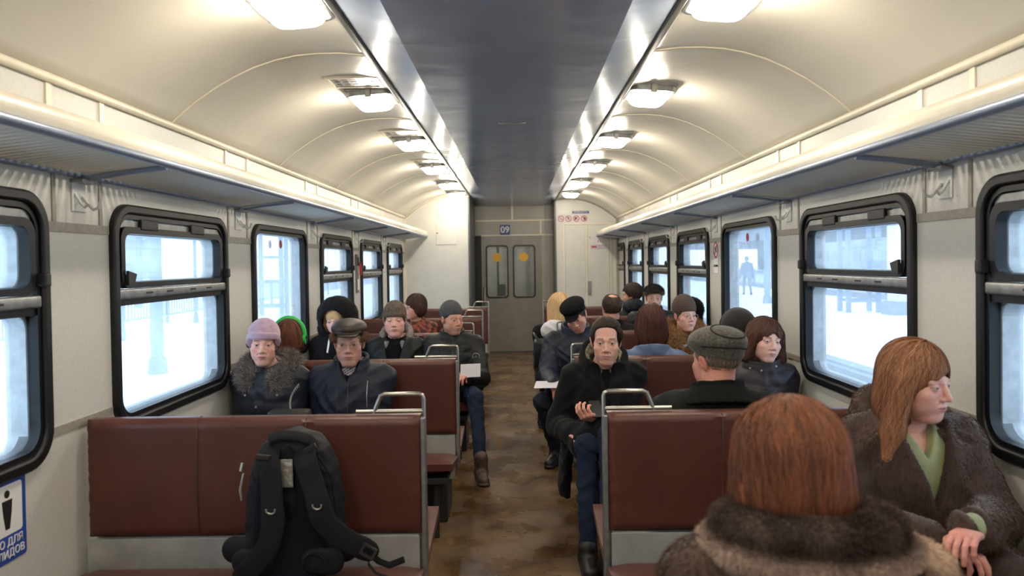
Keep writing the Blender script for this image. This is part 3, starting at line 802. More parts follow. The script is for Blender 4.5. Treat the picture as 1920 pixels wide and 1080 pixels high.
def folds(P, amp, f, seed=0):
    s = seed*1.7; x, y, z = P[:, 0], P[:, 1], P[:, 2]
    w = np.sin(f*(.9*x+.3*z)+s+1.5*np.sin(f*.6*z+s*2))
    a = np.sin(f*(z*1.1+.35*x-.3*y)+1.8*w+s)
    b = np.sin(f*1.7*(z*.7-.6*x+.4*y)+1.6*np.sin(f*.8*y+s)+s*3)
    return amp*(.6*(1-np.abs(a))+.4*(1-np.abs(b))-.5)

def snet(f, lo, hi, h):
    lo = np.array(lo, F32); hi = np.array(hi, F32); B = 4
    nb = np.ceil((hi-lo)/h/B).astype(int)+1; n = nb*B
    bi = np.stack(np.meshgrid(*[np.arange(k) for k in nb], indexing='ij'), -1).reshape(-1, 3)
    dc = f((lo+(bi*B+(B-1)/2)*h).astype(F32)).reshape(nb)
    V = dc.repeat(B, 0).repeat(B, 1).repeat(B, 2).astype(F32)
    near = (np.abs(dc) < B*h*.87*1.35+.012).repeat(B, 0).repeat(B, 1).repeat(B, 2)
    idx = np.argwhere(near)
    if len(idx):
        out = np.empty(len(idx), F32)
        for s in range(0, len(idx), 400000): out[s:s+400000] = f((lo+idx[s:s+400000]*h).astype(F32))
        V[idx[:, 0], idx[:, 1], idx[:, 2]] = out
    ins = V < 0
    for ax in range(3):   # keep the border outside
        sl = [slice(None)]*3; sl[ax] = 0; ins[tuple(sl)] = False; sl[ax] = -1; ins[tuple(sl)] = False
    V = np.where(ins, np.minimum(V, -1e-6), np.maximum(V, 1e-6))
    c = ins.astype(np.int8)
    cnt = sum(c[i:c.shape[0]-1+i, j:c.shape[1]-1+j, k:c.shape[2]-1+k] for i in (0, 1) for j in (0, 1) for k in (0, 1))
    cells = np.argwhere((cnt > 0) & (cnt < 8))
    vid = np.full(cnt.shape, -1, np.int32); vid[cells[:, 0], cells[:, 1], cells[:, 2]] = np.arange(len(cells))
    acc = np.zeros((len(cells), 3), F32); num = np.zeros(len(cells), F32)
    cor = [(i, j, k) for i in (0, 1) for j in (0, 1) for k in (0, 1)]
    for a in cor:
        for ax in range(3):
            if a[ax]: continue
            b = list(a); b[ax] = 1
            va = V[cells[:, 0]+a[0], cells[:, 1]+a[1], cells[:, 2]+a[2]]; vb = V[cells[:, 0]+b[0], cells[:, 1]+b[1], cells[:, 2]+b[2]]
            m = (va < 0) != (vb < 0)
            t = np.where(m, va/(va-vb+(~m)), 0); p = np.tile(A(*a), (len(cells), 1)); p[:, ax] += t
            acc += p*m[:, None]; num += m
    verts = lo+(cells+acc/np.maximum(num, 1)[:, None])*h
    quads = []
    for ax in range(3):
        o1, o2 = [(1, 2), (2, 0), (0, 1)][ax]
        s0 = [slice(1, -1)]*3; s1 = [slice(1, -1)]*3
        s0[ax] = slice(0, -1); s1[ax] = slice(1, None)
        a = ins[tuple(s0)]; b = ins[tuple(s1)]
        e = np.argwhere(a != b)
        if not len(e): continue
        sgn = a[e[:, 0], e[:, 1], e[:, 2]]
        off = np.array([1, 1, 1]); off[ax] = 0; e = e+off
        def cid(d1, d2):
            q = e.copy(); q[:, o1] -= d1; q[:, o2] -= d2; return vid[q[:, 0], q[:, 1], q[:, 2]]
        q = np.stack([cid(1, 1), cid(0, 1), cid(0, 0), cid(1, 0)], 1)
        q[~sgn] = q[~sgn][:, ::-1]; quads.append(q)
    Q = np.concatenate(quads) if quads else np.zeros((0, 4), int)
    return verts.astype(F32), Q[(Q >= 0).all(1)]

def link_mesh(name, parts, mats, parent=None, smooth=True):
    """parts: list of (verts, faces(n,3|4), material index, colours or None) -> one mesh object"""
    V = np.concatenate([p[0] for p in parts]); loops = []; starts = []; tot = []; mi = []; k = 0; ls = 0
    for v, f, m, c in parts:
        f = np.asarray(f); loops.append((f+k).ravel()); w = f.shape[1]
        starts.append(ls+np.arange(len(f))*w); tot.append(np.full(len(f), w)); mi.append(np.full(len(f), m)); ls += f.size; k += len(v)
    me = bpy.data.meshes.new(name)
    me.vertices.add(len(V)); me.vertices.foreach_set('co', V.astype(F32).ravel())
    L = np.concatenate(loops).astype(np.int32); me.loops.add(len(L)); me.loops.foreach_set('vertex_index', L)
    st = np.concatenate(starts).astype(np.int32); me.polygons.add(len(st))
    me.polygons.foreach_set('loop_start', st); me.polygons.foreach_set('loop_total', np.concatenate(tot).astype(np.int32))
    me.polygons.foreach_set('material_index', np.concatenate(mi).astype(np.int32))
    me.polygons.foreach_set('use_smooth', np.full(len(st), smooth))
    if any(p[3] is not None for p in parts):
        C = np.concatenate([np.c_[p[3], np.ones(len(p[0]))] if p[3] is not None else np.ones((len(p[0]), 4)) for p in parts]).astype(F32)
        at = me.color_attributes.new('Col', 'FLOAT_COLOR', 'POINT'); at.data.foreach_set('color', C.ravel())
    for m in mats: me.materials.append(m)
    me.update(calc_edges=True); me.validate()
    o = bpy.data.objects.new(name, me); COL.objects.link(o)
    if parent: o.parent = parent
    return o

def normals(V, Q):
    n = np.cross(V[Q[:, 2]]-V[Q[:, 0]], V[Q[:, -1]]-V[Q[:, 1]]); N = np.zeros_like(V)
    for k in range(Q.shape[1]): np.add.at(N, Q[:, k], n)
    return N/(np.linalg.norm(N, axis=1)[:, None]+1e-9)
def fur(V, Q, n, L, w, comb=(0, 0, -1), cw=.6, rnd=.5, cols=((.3, .2, .1), (.5, .4, .3)), seed=0, keep=None, tip=None):
    """short pointed hairs standing on a surface"""
    r = np.random.RandomState(seed); Nn = normals(V, Q)
    ar = np.linalg.norm(np.cross(V[Q[:, 2]]-V[Q[:, 0]], V[Q[:, 3]]-V[Q[:, 1]]), axis=1)
    if keep is not None: ar = ar*keep(V[Q].mean(1))
    i = r.choice(len(Q), n, p=ar/ar.sum()); u = r.rand(n, 2)
    a, b, c, d = (V[Q[i, k]] for k in range(4))
    p = (a*(1-u[:, :1])+b*u[:, :1])*(1-u[:, 1:])+(d*(1-u[:, :1])+c*u[:, :1])*u[:, 1:]
    nn = Nn[Q[i, 0]]
    dr = nn+cw*A(*comb)+rnd*r.randn(n, 3); dr /= np.linalg.norm(dr, axis=1)[:, None]
    t = np.cross(dr, r.randn(n, 3)); t /= np.linalg.norm(t, axis=1)[:, None]
    ln = (L*(.5+r.rand(n)))[:, None]
    mid = p+dr*ln*.5; tipp = p+dr*ln+cw*A(*comb)*ln*.35
    vs = np.stack([p-t*w, p+t*w, mid+t*w*.7, tipp, mid-t*w*.7], 1).reshape(-1, 3).astype(F32)
    k = np.arange(n)*5
    fs = np.stack([k, k+1, k+2, k+4], 1); ft = np.stack([k+4, k+2, k+3], 1)
    f = r.rand(n)[:, None]; cc = np.array(cols[0])*(1-f)+np.array(cols[1])*f
    if callable(tip): cc = tip(p, cc, r)
    cc = np.repeat(cc, 5, 0)
    return [(vs, fs, 0, cc), (vs[:0], ft-0, 0, cc[:0])] if False else (vs, np.concatenate([fs, np.c_[ft, ft[:, :1]*0-1]]), cc)
def furparts(res, mi):
    vs, f, cc = res; q = f[f[:, 3] >= 0]; t = f[f[:, 3] < 0][:, :3]
    # the triangles share the quads' vertices: offset them back by the vertex count
    return [(vs, q, mi, cc)], (t, mi)
def add_fur(parts, res, mi):
    vs, f, cc = res; q = f[f[:, 3] >= 0]; t = f[f[:, 3] < 0][:, :3]
    parts.append((vs, q, mi, cc)); parts.append((np.zeros((0, 3), F32), t-len(vs), mi, np.zeros((0, 3))))

def grad(f, P, e=.002):
    g = np.stack([f(P+A(e, 0, 0))-f(P-A(e, 0, 0)), f(P+A(0, e, 0))-f(P-A(0, e, 0)), f(P+A(0, 0, e))-f(P-A(0, 0, e))], 1)
    return g/(np.linalg.norm(g, axis=1)[:, None]+1e-9)
def strands(vol, roots, flow, nseg, step, w, cols, seed=0, stop=None, lift=(.0, .006), wave=0, lens=None):
    """ribbons of hair that run over the surface vol=0, following flow(p, t)"""
    r = np.random.RandomState(seed); n = len(roots); P = roots.astype(F32); off = (lift[0]+(lift[1]-lift[0])*r.rand(n)).astype(F32)
    d0 = vol(P); P = P-grad(vol, P)*(d0-off)[:, None]
    alive = np.ones(n, bool); path = [P.copy()]; nor = [grad(vol, P)]
    ph = r.rand(n)*6.28; ln = np.full(n, nseg) if lens is None else (nseg*(lens[0]+(lens[1]-lens[0])*r.rand(n))).astype(int)
    for k in range(nseg):
        g = grad(vol, P); v = flow(P, k/nseg)+.12*r.randn(n, 3).astype(F32)
        v = v-g*(v*g).sum(1)[:, None]; v /= np.linalg.norm(v, axis=1)[:, None]+1e-9
        if wave: v = v+np.cross(v, g)*(wave*np.sin(ph+k*.9))[:, None]
        Q = P+v*step; d = vol(Q); Q = Q-g*np.clip(d-off*(1-.3*k/nseg), -.02, .02)[:, None]
        al = alive & (k < ln)
        if stop is not None: al = al & ~stop(Q)
        alive = al
        P = np.where(alive[:, None], Q, P); path.append(P.copy()); nor.append(g)
    path = np.stack(path, 1); nor = np.stack(nor, 1)
    tan = np.gradient(path, axis=1); side = np.cross(tan, nor); side /= np.linalg.norm(side, axis=2)[:, :, None]+1e-9
    tilt = (r.rand(n)-.5)*1.2; sd = side*np.cos(tilt)[:, None, None]+nor*np.sin(tilt)[:, None, None]
    ww = w*(.6+.8*r.rand(n))[:, None, None]*np.linspace(1, .35, nseg+1)[None, :, None]
    moved = (np.linalg.norm(tan, axis=2) > 1e-5)[:, :, None]
    L = path-sd*ww*moved; Rr = path+sd*ww*moved
    vs = np.stack([L, Rr], 2).reshape(-1, 3).astype(F32); m = (nseg+1)*2
    b = (np.arange(n)*m)[:, None]+np.arange(nseg)[None, :]*2
    q = np.stack([b, b+1, b+3, b+2], 2).reshape(-1, 4)
    mv = np.repeat(np.linalg.norm(path[:, 1:]-path[:, :-1], axis=2).ravel() > 1e-5, 1); q = q[mv]
    f = r.rand(n)[:, None]; cc = np.repeat(np.array(cols[0])*(1-f)+np.array(cols[1])*f, m, 0)
    return vs, q, cc

# ------------------------------------------------------------ people: head
def rotm(yaw=0, pitch=0, roll=0):
    return (Matrix.Rotation(R(yaw), 3, 'Z') @ Matrix.Rotation(R(pitch), 3, 'X') @ Matrix.Rotation(R(roll), 3, 'Y'))
EYE = (.0315, -.0735, .0)
def head_sdf(P, h):
    """head in its own frame: eye line z=0, crown z=.118, chin z=-.117, face towards -y"""
    Q = P.copy(); Q[:, 0] = np.abs(Q[:, 0]); w = h.get('w', 1.0); Q[:, 0] /= w
    fem = h.get('fem', 0); fat = h.get('fat', 0)
    d = ell(Q, (0, .020, .032), (.0755, .094, .086))
    d = smin(d, ell(Q, (0, -.030, -.020), (.0605, .060, .082)), .03)
    jw = .049-.006*fem+.008*fat
    d = smin(d, ell(Q, (0, -.028, -.070), (jw+.004, .050, .040)), .025)
    d = smin(d, ell(Q, (0, -.064, -.099), (.027-.005*fem, .018, .016)), .024)
    d = smin(d, cap(Q, (.044, .005, -.066), (.018-.004*fem, -.056, -.101), .014+.006*fat, .013), .024)   # jaw line
    d = smin(d, ell(Q, (.043, -.058, -.027), (.022, .020, .017)), .018)                          # cheek bone
    d = smin(d, ell(Q, (.033, -.044, -.052), (.025+.006*fat, .030, .034)), .02)                  # cheek
    d = smin(d, ell(Q, (0, -.072, -.062), (.029, .020, .025)), .018)                             # muzzle
    d = smin(d, cap(Q, (.008, -.083, .017), (.044, -.070, .018), .0095-.002*fem, .008), .012)    # brow
    ex, ey, ez = EYE
    d = sub(d, ell(Q, (ex-.001, ey-.021, ez+.001), (.020, .0135, .0125)), .012)                  # socket
    d = sub(d, ell(Q, (.072, -.04, .02), (.010, .022, .022)), .02)                               # temple
    # nose
    nl = h.get('nose', 1.0)
    n = cap(Q, (0, -.083, .010), (0, -.098-.004*nl, -.028), .0072, .0095)
    n = smin(n, ell(Q, (0, -.0995-.004*nl, -.0335), (.0108, .0100, .0092)), .006)
    n = smin(n, ell(Q, (.0125, -.0925, -.0385), (.0072, .0098, .0070)), .006)
    n = sub(n, ell(Q, (.0062, -.0970, -.0475), (.0033, .005, .0035)), .003)
    d = smin(d, n, .008)
    # lips
    mz = -.0665; up = cap(Q, (0, -.0930, mz+.0044), (.021, -.0840, mz+.0008), .0050, .0024)
    lo = cap(Q, (0, -.0920, mz-.0054), (.018, -.084, mz-.002), .0062, .0028)
    d = smin(d, smin(up, lo, .0015), .005)
    d = sub(d, capf(Q, (0, -.099, mz-.0004), (.022, -.089, mz-.0004), .0026, .0022, (0, 0, 1), .45), .0015)
    d = sub(d, ell(Q, (0, -.0945, -.085), (.016, .006, .005)), .006)
    d = sub(d, cap(Q, (.0165, -.0905, -.044), (.031, -.0745, -.070), .0016, .0012), .007)
    # ears
    e = ell(Q, (.0775/w if w > 1 else .0775, .012, -.008), (.0085, .019, .031), np.array(rotm(0, 12, 14), F32))
    e = sub(e, ell(Q, (.086, .008, -.006), (.007, .010, .018)), .006)
    d = smin(d, e, .006)
    # eyelids over the eyeball
    op = h.get('open', 1.0); hh = .0041*op*np.clip(1-((Q[:, 0]-ex)/.0150)**2, 0, 1)
    zz = Q[:, 2]-ez
    ball = np.linalg.norm(Q-A(ex, ey, ez), axis=1)-.0139
    lid = np.minimum(np.maximum(ball, (hh*.9+.0002)-zz), np.maximum(ball, zz+hh*.85+.0006))
    d = smin(d, lid, .0035)
    # keep the opening free
    opn = np.maximum(np.linalg.norm(Q-A(ex, ey-.008, ez), axis=1)-.0135, np.abs(zz)-hh)
    d = np.where(hh > .0008, smax(d, -opn, .001), d)
    if fat: d = smin(d, ell(Q, (0, -.03, -.108), (.035, .04, .018)), .02)
    return d*.9
def head_col(V, h):
    skin = np.array(h['skin']); C = np.tile(skin, (len(V), 1)); x = np.abs(V[:, 0]/h.get('w', 1)); y, z = V[:, 1], V[:, 2]
    def g(cx, cy, cz, s): return np.exp(-((x-cx)**2+(y-cy)**2+(z-cz)**2)/s**2)[:, None]
    red = skin*np.array([1.02, .70, .66])
    b = h.get('blush', .35)
    C = C*(1-b*g(.042, -.07, -.035, .022))+red*b*g(.042, -.07, -.035, .022)
    k = .5*g(0, -.108, -.037, .013)+.5*g(.08, .012, -.008, .025); C = C*(1-k)+red*k
    k = .3*g(.032, -.085, -.012, .010)+.25*g(.032, -.088, .008, .009); C = C*(1-k)+skin*np.array([.72, .56, .55])*k
    if h.get('stubble'):
        k = (h['stubble']*np.clip((-.045-z)/.02, 0, 1)*np.clip((.02-y)/.03, 0, 1))[:, None]; C = C*(1-k)+np.array(h.get('beardc', (.06, .05, .045)))*k
    if h.get('beard'):
        k = h['beard']*np.clip(np.exp(-((x/.024)**2+((z+.096)/.02)**2)**2)+np.exp(-((x/.026)**2+((z+.053)/.006)**2)**2)+np.exp(-(((x-.026)/.007)**2+((z+.075)/.022)**2)**2), 0, 1)*(y < -.04)
        C = C*(1-k[:, None])+np.array(h.get('beardc', (.06, .05, .045)))*k[:, None]
    # lips
    lz = (z+.0675); inl = (y < -.075)*np.exp(-((x/.0215)**4+(lz/(.0082*(1-.45*np.clip(x/.021, 0, 1))))**4))
    lc = np.array(h.get('lip', tuple(skin*np.array([.95, .48, .48])))); k = (h.get('lipk', 1.0)*inl)[:, None]; C = C*(1-k)+lc*k
    k = (np.exp(-((x/.022)**4+(np.abs(lz-.0005)/.0016)**2))*(y < -.075)*.75)[:, None]; C = C*(1-k)+lc*.3*k
    # brows
    bz = .0215+.002*np.clip(x/.03, 0, 1)-.10*np.clip(x-.036, 0, 1)**1; k = np.exp(-(((z-bz)/.0036)**2))*np.clip((x-.012)/.004, 0, 1)*np.clip((.053-x)/.010, 0, 1)*(y < -.04)*h.get('browk', .85)
    C = C*(1-k[:, None])+np.array(h.get('brow', (.08, .05, .03)))*k[:, None]
    # lash line
    ex, ey, ez = EYE; op = h.get('open', 1.0); hh = .0041*op*np.clip(1-((x-ex)/.0150)**2, 0, 1)
    rr = np.hypot(x-ex, np.minimum(0, y-ey))
    k = (np.exp(-((z-hh*.9-.0006)/.0014)**2)*.7+np.exp(-((z+hh*.85+.001)/.0012)**2)*.25)*(np.abs(x-ex) < .0150)*(y < -.068)*(h.get('lash', 1))
    C = C*(1-k[:, None])+np.array((.05, .03, .025))*k[:, None]
    return C
def eye_parts(h, w):
    out = []; gaze = A(*h.get('gaze', (0, -1, 0))); gaze /= np.linalg.norm(gaze)
    iris = np.array(h.get('iris', (.10, .14, .16)))
    for s in (-1, 1):
        c = A(s*EYE[0]*w, EYE[1], EYE[2]); nt, npz = 26, 28; up = A(0, 0, 1); u = np.cross(up, gaze); u /= np.linalg.norm(u); v = np.cross(gaze, u)
        th = np.concatenate([np.linspace(.01, .55, 14), np.linspace(.62, PI-.05, 12)]); vs = []; cs = []
        for t in th:
            for k in range(npz):
                a = 2*PI*k/npz; rad = .0121+(.0005 if t < .45 else 0)
                vs.append(c+rad*(gaze*math.cos(t)+(u*math.cos(a)+v*math.sin(a))*math.sin(t)))
                cs.append((.008, .008, .008) if t < .21 else tuple(iris*(.5 if t > .42 else 1)) if t < .50 else (.50, .45, .42))
        vs = np.array(vs, F32); n = len(th)
        q = np.array([(i*npz+k, i*npz+(k+1) % npz, (i+1)*npz+(k+1) % npz, (i+1)*npz+k) for i in range(n-1) for k in range(npz)])
        out.append((vs, q, 1, np.array(cs)))
    return out

# ------------------------------------------------------------ people: hand
def hand_sdf(P, curl=.6, thumb=.5, spread=.0):
    """right-side neutral hand: wrist at origin, fingers towards -y, palm faces -z; mirrored by the caller"""
    d = ell(P, (0, -.045, 0), (.040, .052, .0155))
    d = smin(d, cap(P, (0, .03, 0), (0, -.01, 0), .026, .024), .02)
    for i, (x, y, L) in enumerate(((.030, -.085, .92), (.010, -.092, 1.0), (-.010, -.088, .95), (-.028, -.078, .76))):
        a = np.array([x, y, 0.]); base = np.array([x*.8, -.045, 0.]); d = smin(d, cap(P, base, a, .0105, .0098), .008)
        ang = 0; sx = spread*(x)*6; segs = (.044*L, .028*L, .022*L); rr = (.0092, .0085, .0078, .0068)
        f = None
        for k, s in enumerate(segs):
            ang += curl*(1.0, 1.15, .8)[k]*(1+.08*(i-1.5))
            b = a+np.array([sx*s, -math.cos(ang)*s, -math.sin(ang)*s]); c = cap(P, a, b, rr[k], rr[k+1]); f = c if f is None else smin(f, c, .002); a = b
        d = smin(d, f, .0035)
    a = np.array([.026, -.022, -.004]); b = a+np.array([.026, -.026, -.014-.02*thumb]); c = b+np.array([.006-.020*thumb, -.026, -.010*thumb]); e = c+np.array([-.004-.014*thumb, -.020, -.006*thumb])
    t = smin(cap(P, a, b, .0145, .0115), cap(P, b, c, .0108, .0095), .005); t = smin(t, cap(P, c, e, .0095, .0075), .004)
    return smin(d, t, .010)*.95

# ------------------------------------------------------------ people: whole figure
def xf(V, M, t): return (V@np.array(M, F32).T+A(*t)).astype(F32)
def inv(P, M, t, s=1.0): return ((P-A(*t))@np.array(M, F32))/s
M_eye = mat('eye', (1, 1, 1), .12, vcol=True, coat=.5)
def M_skin():
    return mat('skin', (.8, .6, .5), .5, vcol=True, bump=.15, bscale=260, bdist=.001, sss=.12, noise=.06, nscale=90)
M_hair = mat('hair', (1, 1, 1), .55, vcol=True, spec=.3)
M_fur = mat('fur', (1, 1, 1), .7, vcol=True, spec=.15, sheen=.08)

def ik(a, c, l1, l2, pole):
    a, c, pole = Vector(a), Vector(c), Vector(pole); d = c-a; L = min(d.length, (l1+l2)*.995); u = d.normalized(); c = a+u*L
    x = (l1*l1-l2*l2+L*L)/(2*L); h = math.sqrt(max(0, l1*l1-x*x)); p = pole-u*pole.dot(u); p.normalize()
    return a+u*x+p*h, c
class Fig:
    def __init__(s, label, x, y, yaw=0, top=1.21, hx=0, hy=-.02, head=(0, 0, 0), hs=1.0, fem=0, skin=(205, 160, 140), build=1.0, group=None,
                 hands=None, knees=None, feet=None, seat=.455, stand=False, res=.0026, elbow=(.25, .6, -.9), hcurl=.55, lean=0, **hk):
        s.root = empty('person', (x, y, 0), R(yaw), label, 'person', group)
        s.top = top; s.hs = hs; s.H = rotm(*head); s.hc = (hx, hy, top-.118*hs); s.b = build; s.res = res
        s.hp = dict(fem=fem, skin=srgb(*skin)); s.hp.update(hk); s.seat = seat; s.stand = stand; s.sx = hk.pop('sx', (-9, 9))
        zs = top-.338; s.zs = zs
        s.nb = (hx*.75, hy*.6+.045, top-.285)                  # neck base
        s.cx, s.cy = hx*.55, hy*.45                          # chest shift
        sw = .160*build-.012*fem
        s.sh = [(k*sw+s.cx, .035+s.cy, zs) for k in (-1, 1)]
        z0 = 0 if not stand else .0
        hip = .52 if not stand else .92
        s.hip = [(k*.085, .02, hip) for k in (-1, 1)]
        if stand:
            s.knee = knees or [(-.10, .01, .50), (.10, -.04, .50)]; s.foot = feet or [(-.11, .05, .09), (.11, -.06, .09)]
        else:
            s.knee = knees or [(-.12, -.40, .52), (.12, -.40, .52)]; s.foot = feet or [(-.13, -.44, .10), (.13, -.44, .10)]
        hd = hands or [(-.07, -.27, .615), (.07, -.27, .615)]
        s.elb = []; s.wr = []
        for k in (0, 1):
            pl = (elbow[0]*(-1, 1)[k], elbow[1], elbow[2]); e, w = ik(s.sh[k], hd[k], .285, .255, pl); s.elb.append(tuple(e)); s.wr.append(tuple(w))
        s.hcurl = hcurl; s.handdir = [None, None]; s.palm = [None, None]
    def surf(s, f, x, z, y0=-.6):
        y = y0
        for _ in range(60):
            d = float(f(np.array([[x, y, z]], F32))[0])
            if d < .001: break
            y += max(d*.7, .001)
            if y > .2: break
        return y
    def line(s, name, pts, r, mt, out=.0, n=6, parent_f=None):
        """a thin cord, zip or seam lying on the front of the last garment; pts are (x, z)"""
        f = parent_f or s.f; m = MB(); P = [(x, s.surf(f, x, z)-out, z) for x, z in pts]
        m.tube(P, r, n); return m.build(name, mt, s.last or s.root, smooth=60)
    def add(s, name, parts, mats, label=None):
        o = link_mesh(name, parts, mats, s.root)
        if label: o['label'] = label
        return o
    def hl(s, P): return inv(P, s.H, s.hc, s.hs)
    def to_body(s, V): return xf(V*s.hs, s.H, s.hc)
    # skin
    def torso(s, P, e=0, w=1.0, d=1.0, k=.05):
        b = s.b; zs = s.zs; cx, cy = s.cx, s.cy; zp = s.hip[0][2]
        q = ell(P, (0, .03, zp+.0), ((.165*b+e)*w, (.115*b+e)*d, .13+e))
        q = smin(q, ell(P, (cx*.4, .01+cy*.4, (zp+zs)/2-.02), ((.150*b+e)*w, (.115*b+e)*d, (zs-zp)*.42+e)), k)
        q = smin(q, ell(P, (cx, .015+cy, zs-.10), ((.158*b+e)*w, (.115+e)*d, .17+e)), k)
        q = smin(q, cap(P, s.sh[0], s.sh[1], .052+e), .04)
        nbx, nby, nbz = s.nb
        for t in s.sh: q = smin(q, cap(P, (t[0]*.55+nbx*.45, t[1], t[2]+.022), (nbx, nby, nbz-.005), .040+e, .045+e*.5), .035)
        return q
    def arms(s, P, e=0, ws=(0, 1), cuff=1.0):
        q = None
        for k in ws:
            a = cap(P, s.sh[k], s.elb[k], .048*s.b+e, .040+e); w = Vector(s.elb[k]).lerp(Vector(s.wr[k]), cuff)
            f = cap(P, s.elb[k], tuple(w), .040+e, .029+e*.9); a = smin(a, f, .015); q = a if q is None else np.minimum(q, a)
        return q
    def legs(s, P, e=0, to=1.0, shin=True, k=.03):
        q = None
        for i in (0, 1):
            kn = Vector(s.hip[i]).lerp(Vector(s.knee[i]), to)
            a = cap(P, s.hip[i], tuple(kn), .080+e, .080+e-(.024*to)); 
            if shin and to >= 1: a = smin(a, cap(P, s.knee[i], s.foot[i], .056+e, .040+e), k)
            q = a if q is None else smin(q, a, .012)
        return q
    def sit(s, P, q, k=.02):
        if s.stand: return q
        bx = np.maximum(np.maximum(-.45-P[:, 1], P[:, 2]-s.seat), P[:, 1]-.5)
        bx = np.maximum(bx, np.maximum(s.sx[0]-P[:, 0], P[:, 0]-s.sx[1]))
        q = smax(q, -bx, k); return smax(q, P[:, 1]-.155, .03)
    def body(s, back=False):
        parts = []; h = s.hp; r = s.res if not back else .0045
        nb = s.hl(np.array([s.nb], F32))[0]; nr = .054-.006*h['fem']+.008*h.get('fat', 0)
        def f(P):
            d = head_sdf(P, h); n = cap(P, (0, .022, -.05), tuple(nb), nr*.96, nr*1.06)
            n = smin(n, cap(P, tuple(nb+A(.0, 0, -.0)), tuple(nb+A(0, .0, -.05)), .062, .075), .03)
            return smin(d, n, .022)
        lo = np.minimum((-.10, -.135, -.13), nb-.10); hi = np.maximum((.10, .13, .14), nb+.10)
        V, Q = snet(f, lo, hi, r)
        parts.append((s.to_body(V), Q, 0, head_col(V, h)))
        for v, q, m, c in eye_parts(h, h.get('w', 1)) if not back else []: parts.append((s.to_body(v), q, m, c))
        # limbs and trunk beneath the clothes
        def g(P):
            q = s.torso(P, -.012); q = smin(q, s.arms(P, -.012), .01); q = smin(q, s.legs(P, -.012), .02); return s.sit(P, q)
        V, Q = snet(g, (-.5, -.75, .02), (.5, .3, s.top-.2), .016)
        parts.append((V, Q, 0, np.tile(h['skin'], (len(V), 1))))
        for k in (0, 1):
            e, w = Vector(s.elb[k]), Vector(s.wr[k]); dr = s.handdir[k] or (w-e); dr = Vector(dr).normalized()
            pn = Vector(s.palm[k] or (0, 0, -1)); pn = (pn-dr*pn.dot(dr)).normalized()
            # frame: -y -> dr, -z -> palm normal
            Y = -dr; Z = -pn; X = Y.cross(Z); M = Matrix((X, Y, Z)).transposed()
            mir = -1 if k == 1 else 1
            # thumb side towards the body centre
            def hf(P): 
                Pm = P.copy(); Pm[:, 0] *= s.thumbside(k, X); return hand_sdf(Pm, s.hcurl if not isinstance(s.hcurl, tuple) else s.hcurl[k])
            V, Q = snet(hf, (-.075, -.20, -.11), (.075, .05, .04), .0028 if not back else .005)
            off = s.handoff[k] if hasattr(s, 'handoff') else 0
            hc = np.tile(np.array(h['skin'])*np.array([1.02, .86, .84]), (len(V), 1))
            parts.append((xf(V*1.0, M, w+dr*.012), Q, 0, hc))
        return s.add('body', parts, [M_skin(), M_eye])
    def thumbside(s, k, X):
        tgt = (1, -1)[k]
        ts = getattr(s, 'thumb', (None, None))[k]
        if ts is not None: return ts
        return 1 if X.x*tgt > 0 else -1
    def cloth(s, name, f, lo, hi, res, mt, label=None, fur_=None, colf=None):
        s.last = None; s.f = f; V, Q = snet(f, lo, hi, res)
        c = colf(V) if colf else None
        parts = [(V, Q, 0, c)]; mats = [mt]
        if fur_:
            kw = dict(fur_); keep = kw.pop('keep', None)
            add_fur(parts, fur(V, Q, keep=keep, **kw), 1); mats.append(M_fur)
        s.last = s.add(name, parts, mats, label); return s.last
    def coat(s, mt, e=.022, groove=1, tail=None, w=1.0, d=1.0, res=.009, skirt=.75, fold=.010, ff=22, seed=1, quilt=0, collar=.0, collar_r=.085, vee=None, name='coat', cuff=.96, label=None, fur_=None, colf=None, zlow=None, ke=None, lapels=0, sag=0, arm_e=None):
        ae = e if arm_e is None else arm_e
        def f(P):
            q = s.torso(P, e, w, d)
            ar = s.arms(P, ae, cuff=cuff)
            if quilt:
                z = P[:, 2]; q = q-.006*np.abs(np.sin(z*PI/quilt+.4*np.sin(P[:, 0]*9)))
                # quilting rings along the arm
                for k in (0, 1):
                    u = Vector(s.elb[k])-Vector(s.sh[k]); t = P@A(*u.normalized())
                    ar = ar-.0028*np.abs(np.sin(t*PI/quilt))
            q = smin(q, ar, .014)
            if tail: q = smin(q, tail(P), .04)
            if skirt:
                q = smin(q, s.legs(P, e+.004, to=skirt, shin=False), .05)
            q = q-folds(P, fold, ff, seed)
            if groove: q = q+np.where(P[:, 1] < 0, .006*np.exp(-((P[:, 0]-s.cx-.012)/.008)**2), 0)
            q = s.sit(P, q)
            if collar:
                nx, ny, nz = s.nb
                rr = np.hypot((P[:, 0]-nx)/1.05, P[:, 1]-ny+.012); c = np.maximum(np.abs(rr-collar_r)-.010, np.abs(P[:, 2]-(nz+.0+collar/2)-.25*(P[:, 1]-ny))-collar/2-.03)
                q = smin(q, c, .015)
            else: nx, ny, nz = s.nb
            # neck opening
            q = sub(q, cap(P, (nx, ny-.012, nz-.0), (nx, ny-.05, nz+.30), collar_r-.016, collar_r), .008)
            if vee:
                tw, zb = vee; zt = nz+.02
                wd = tw*np.clip((P[:, 2]-zb)/(zt-zb), -.5, 1.3); v = np.maximum(np.abs(P[:, 0]-s.cx)-wd, P[:, 1]-(s.cy-.045))
                q = sub(q, v*.8, .008)
            if lapels:
                for sg in (-1, 1):
                    l = capf(P, (sg*.075+s.cx, s.cy-.06, nz-.0), (sg*.02+s.cx, s.cy-.145*d-e, nz-.26), .045, .02, (0, 1, .15), .28); q = smin(q, l, .006)
            return q
        z0 = zlow if zlow is not None else (s.seat-.03 if not s.stand else .45)
        return s.cloth(name, f, (-.48, -.62, z0), (.48, .26, s.top-.12), res, mt, label, fur_, colf)
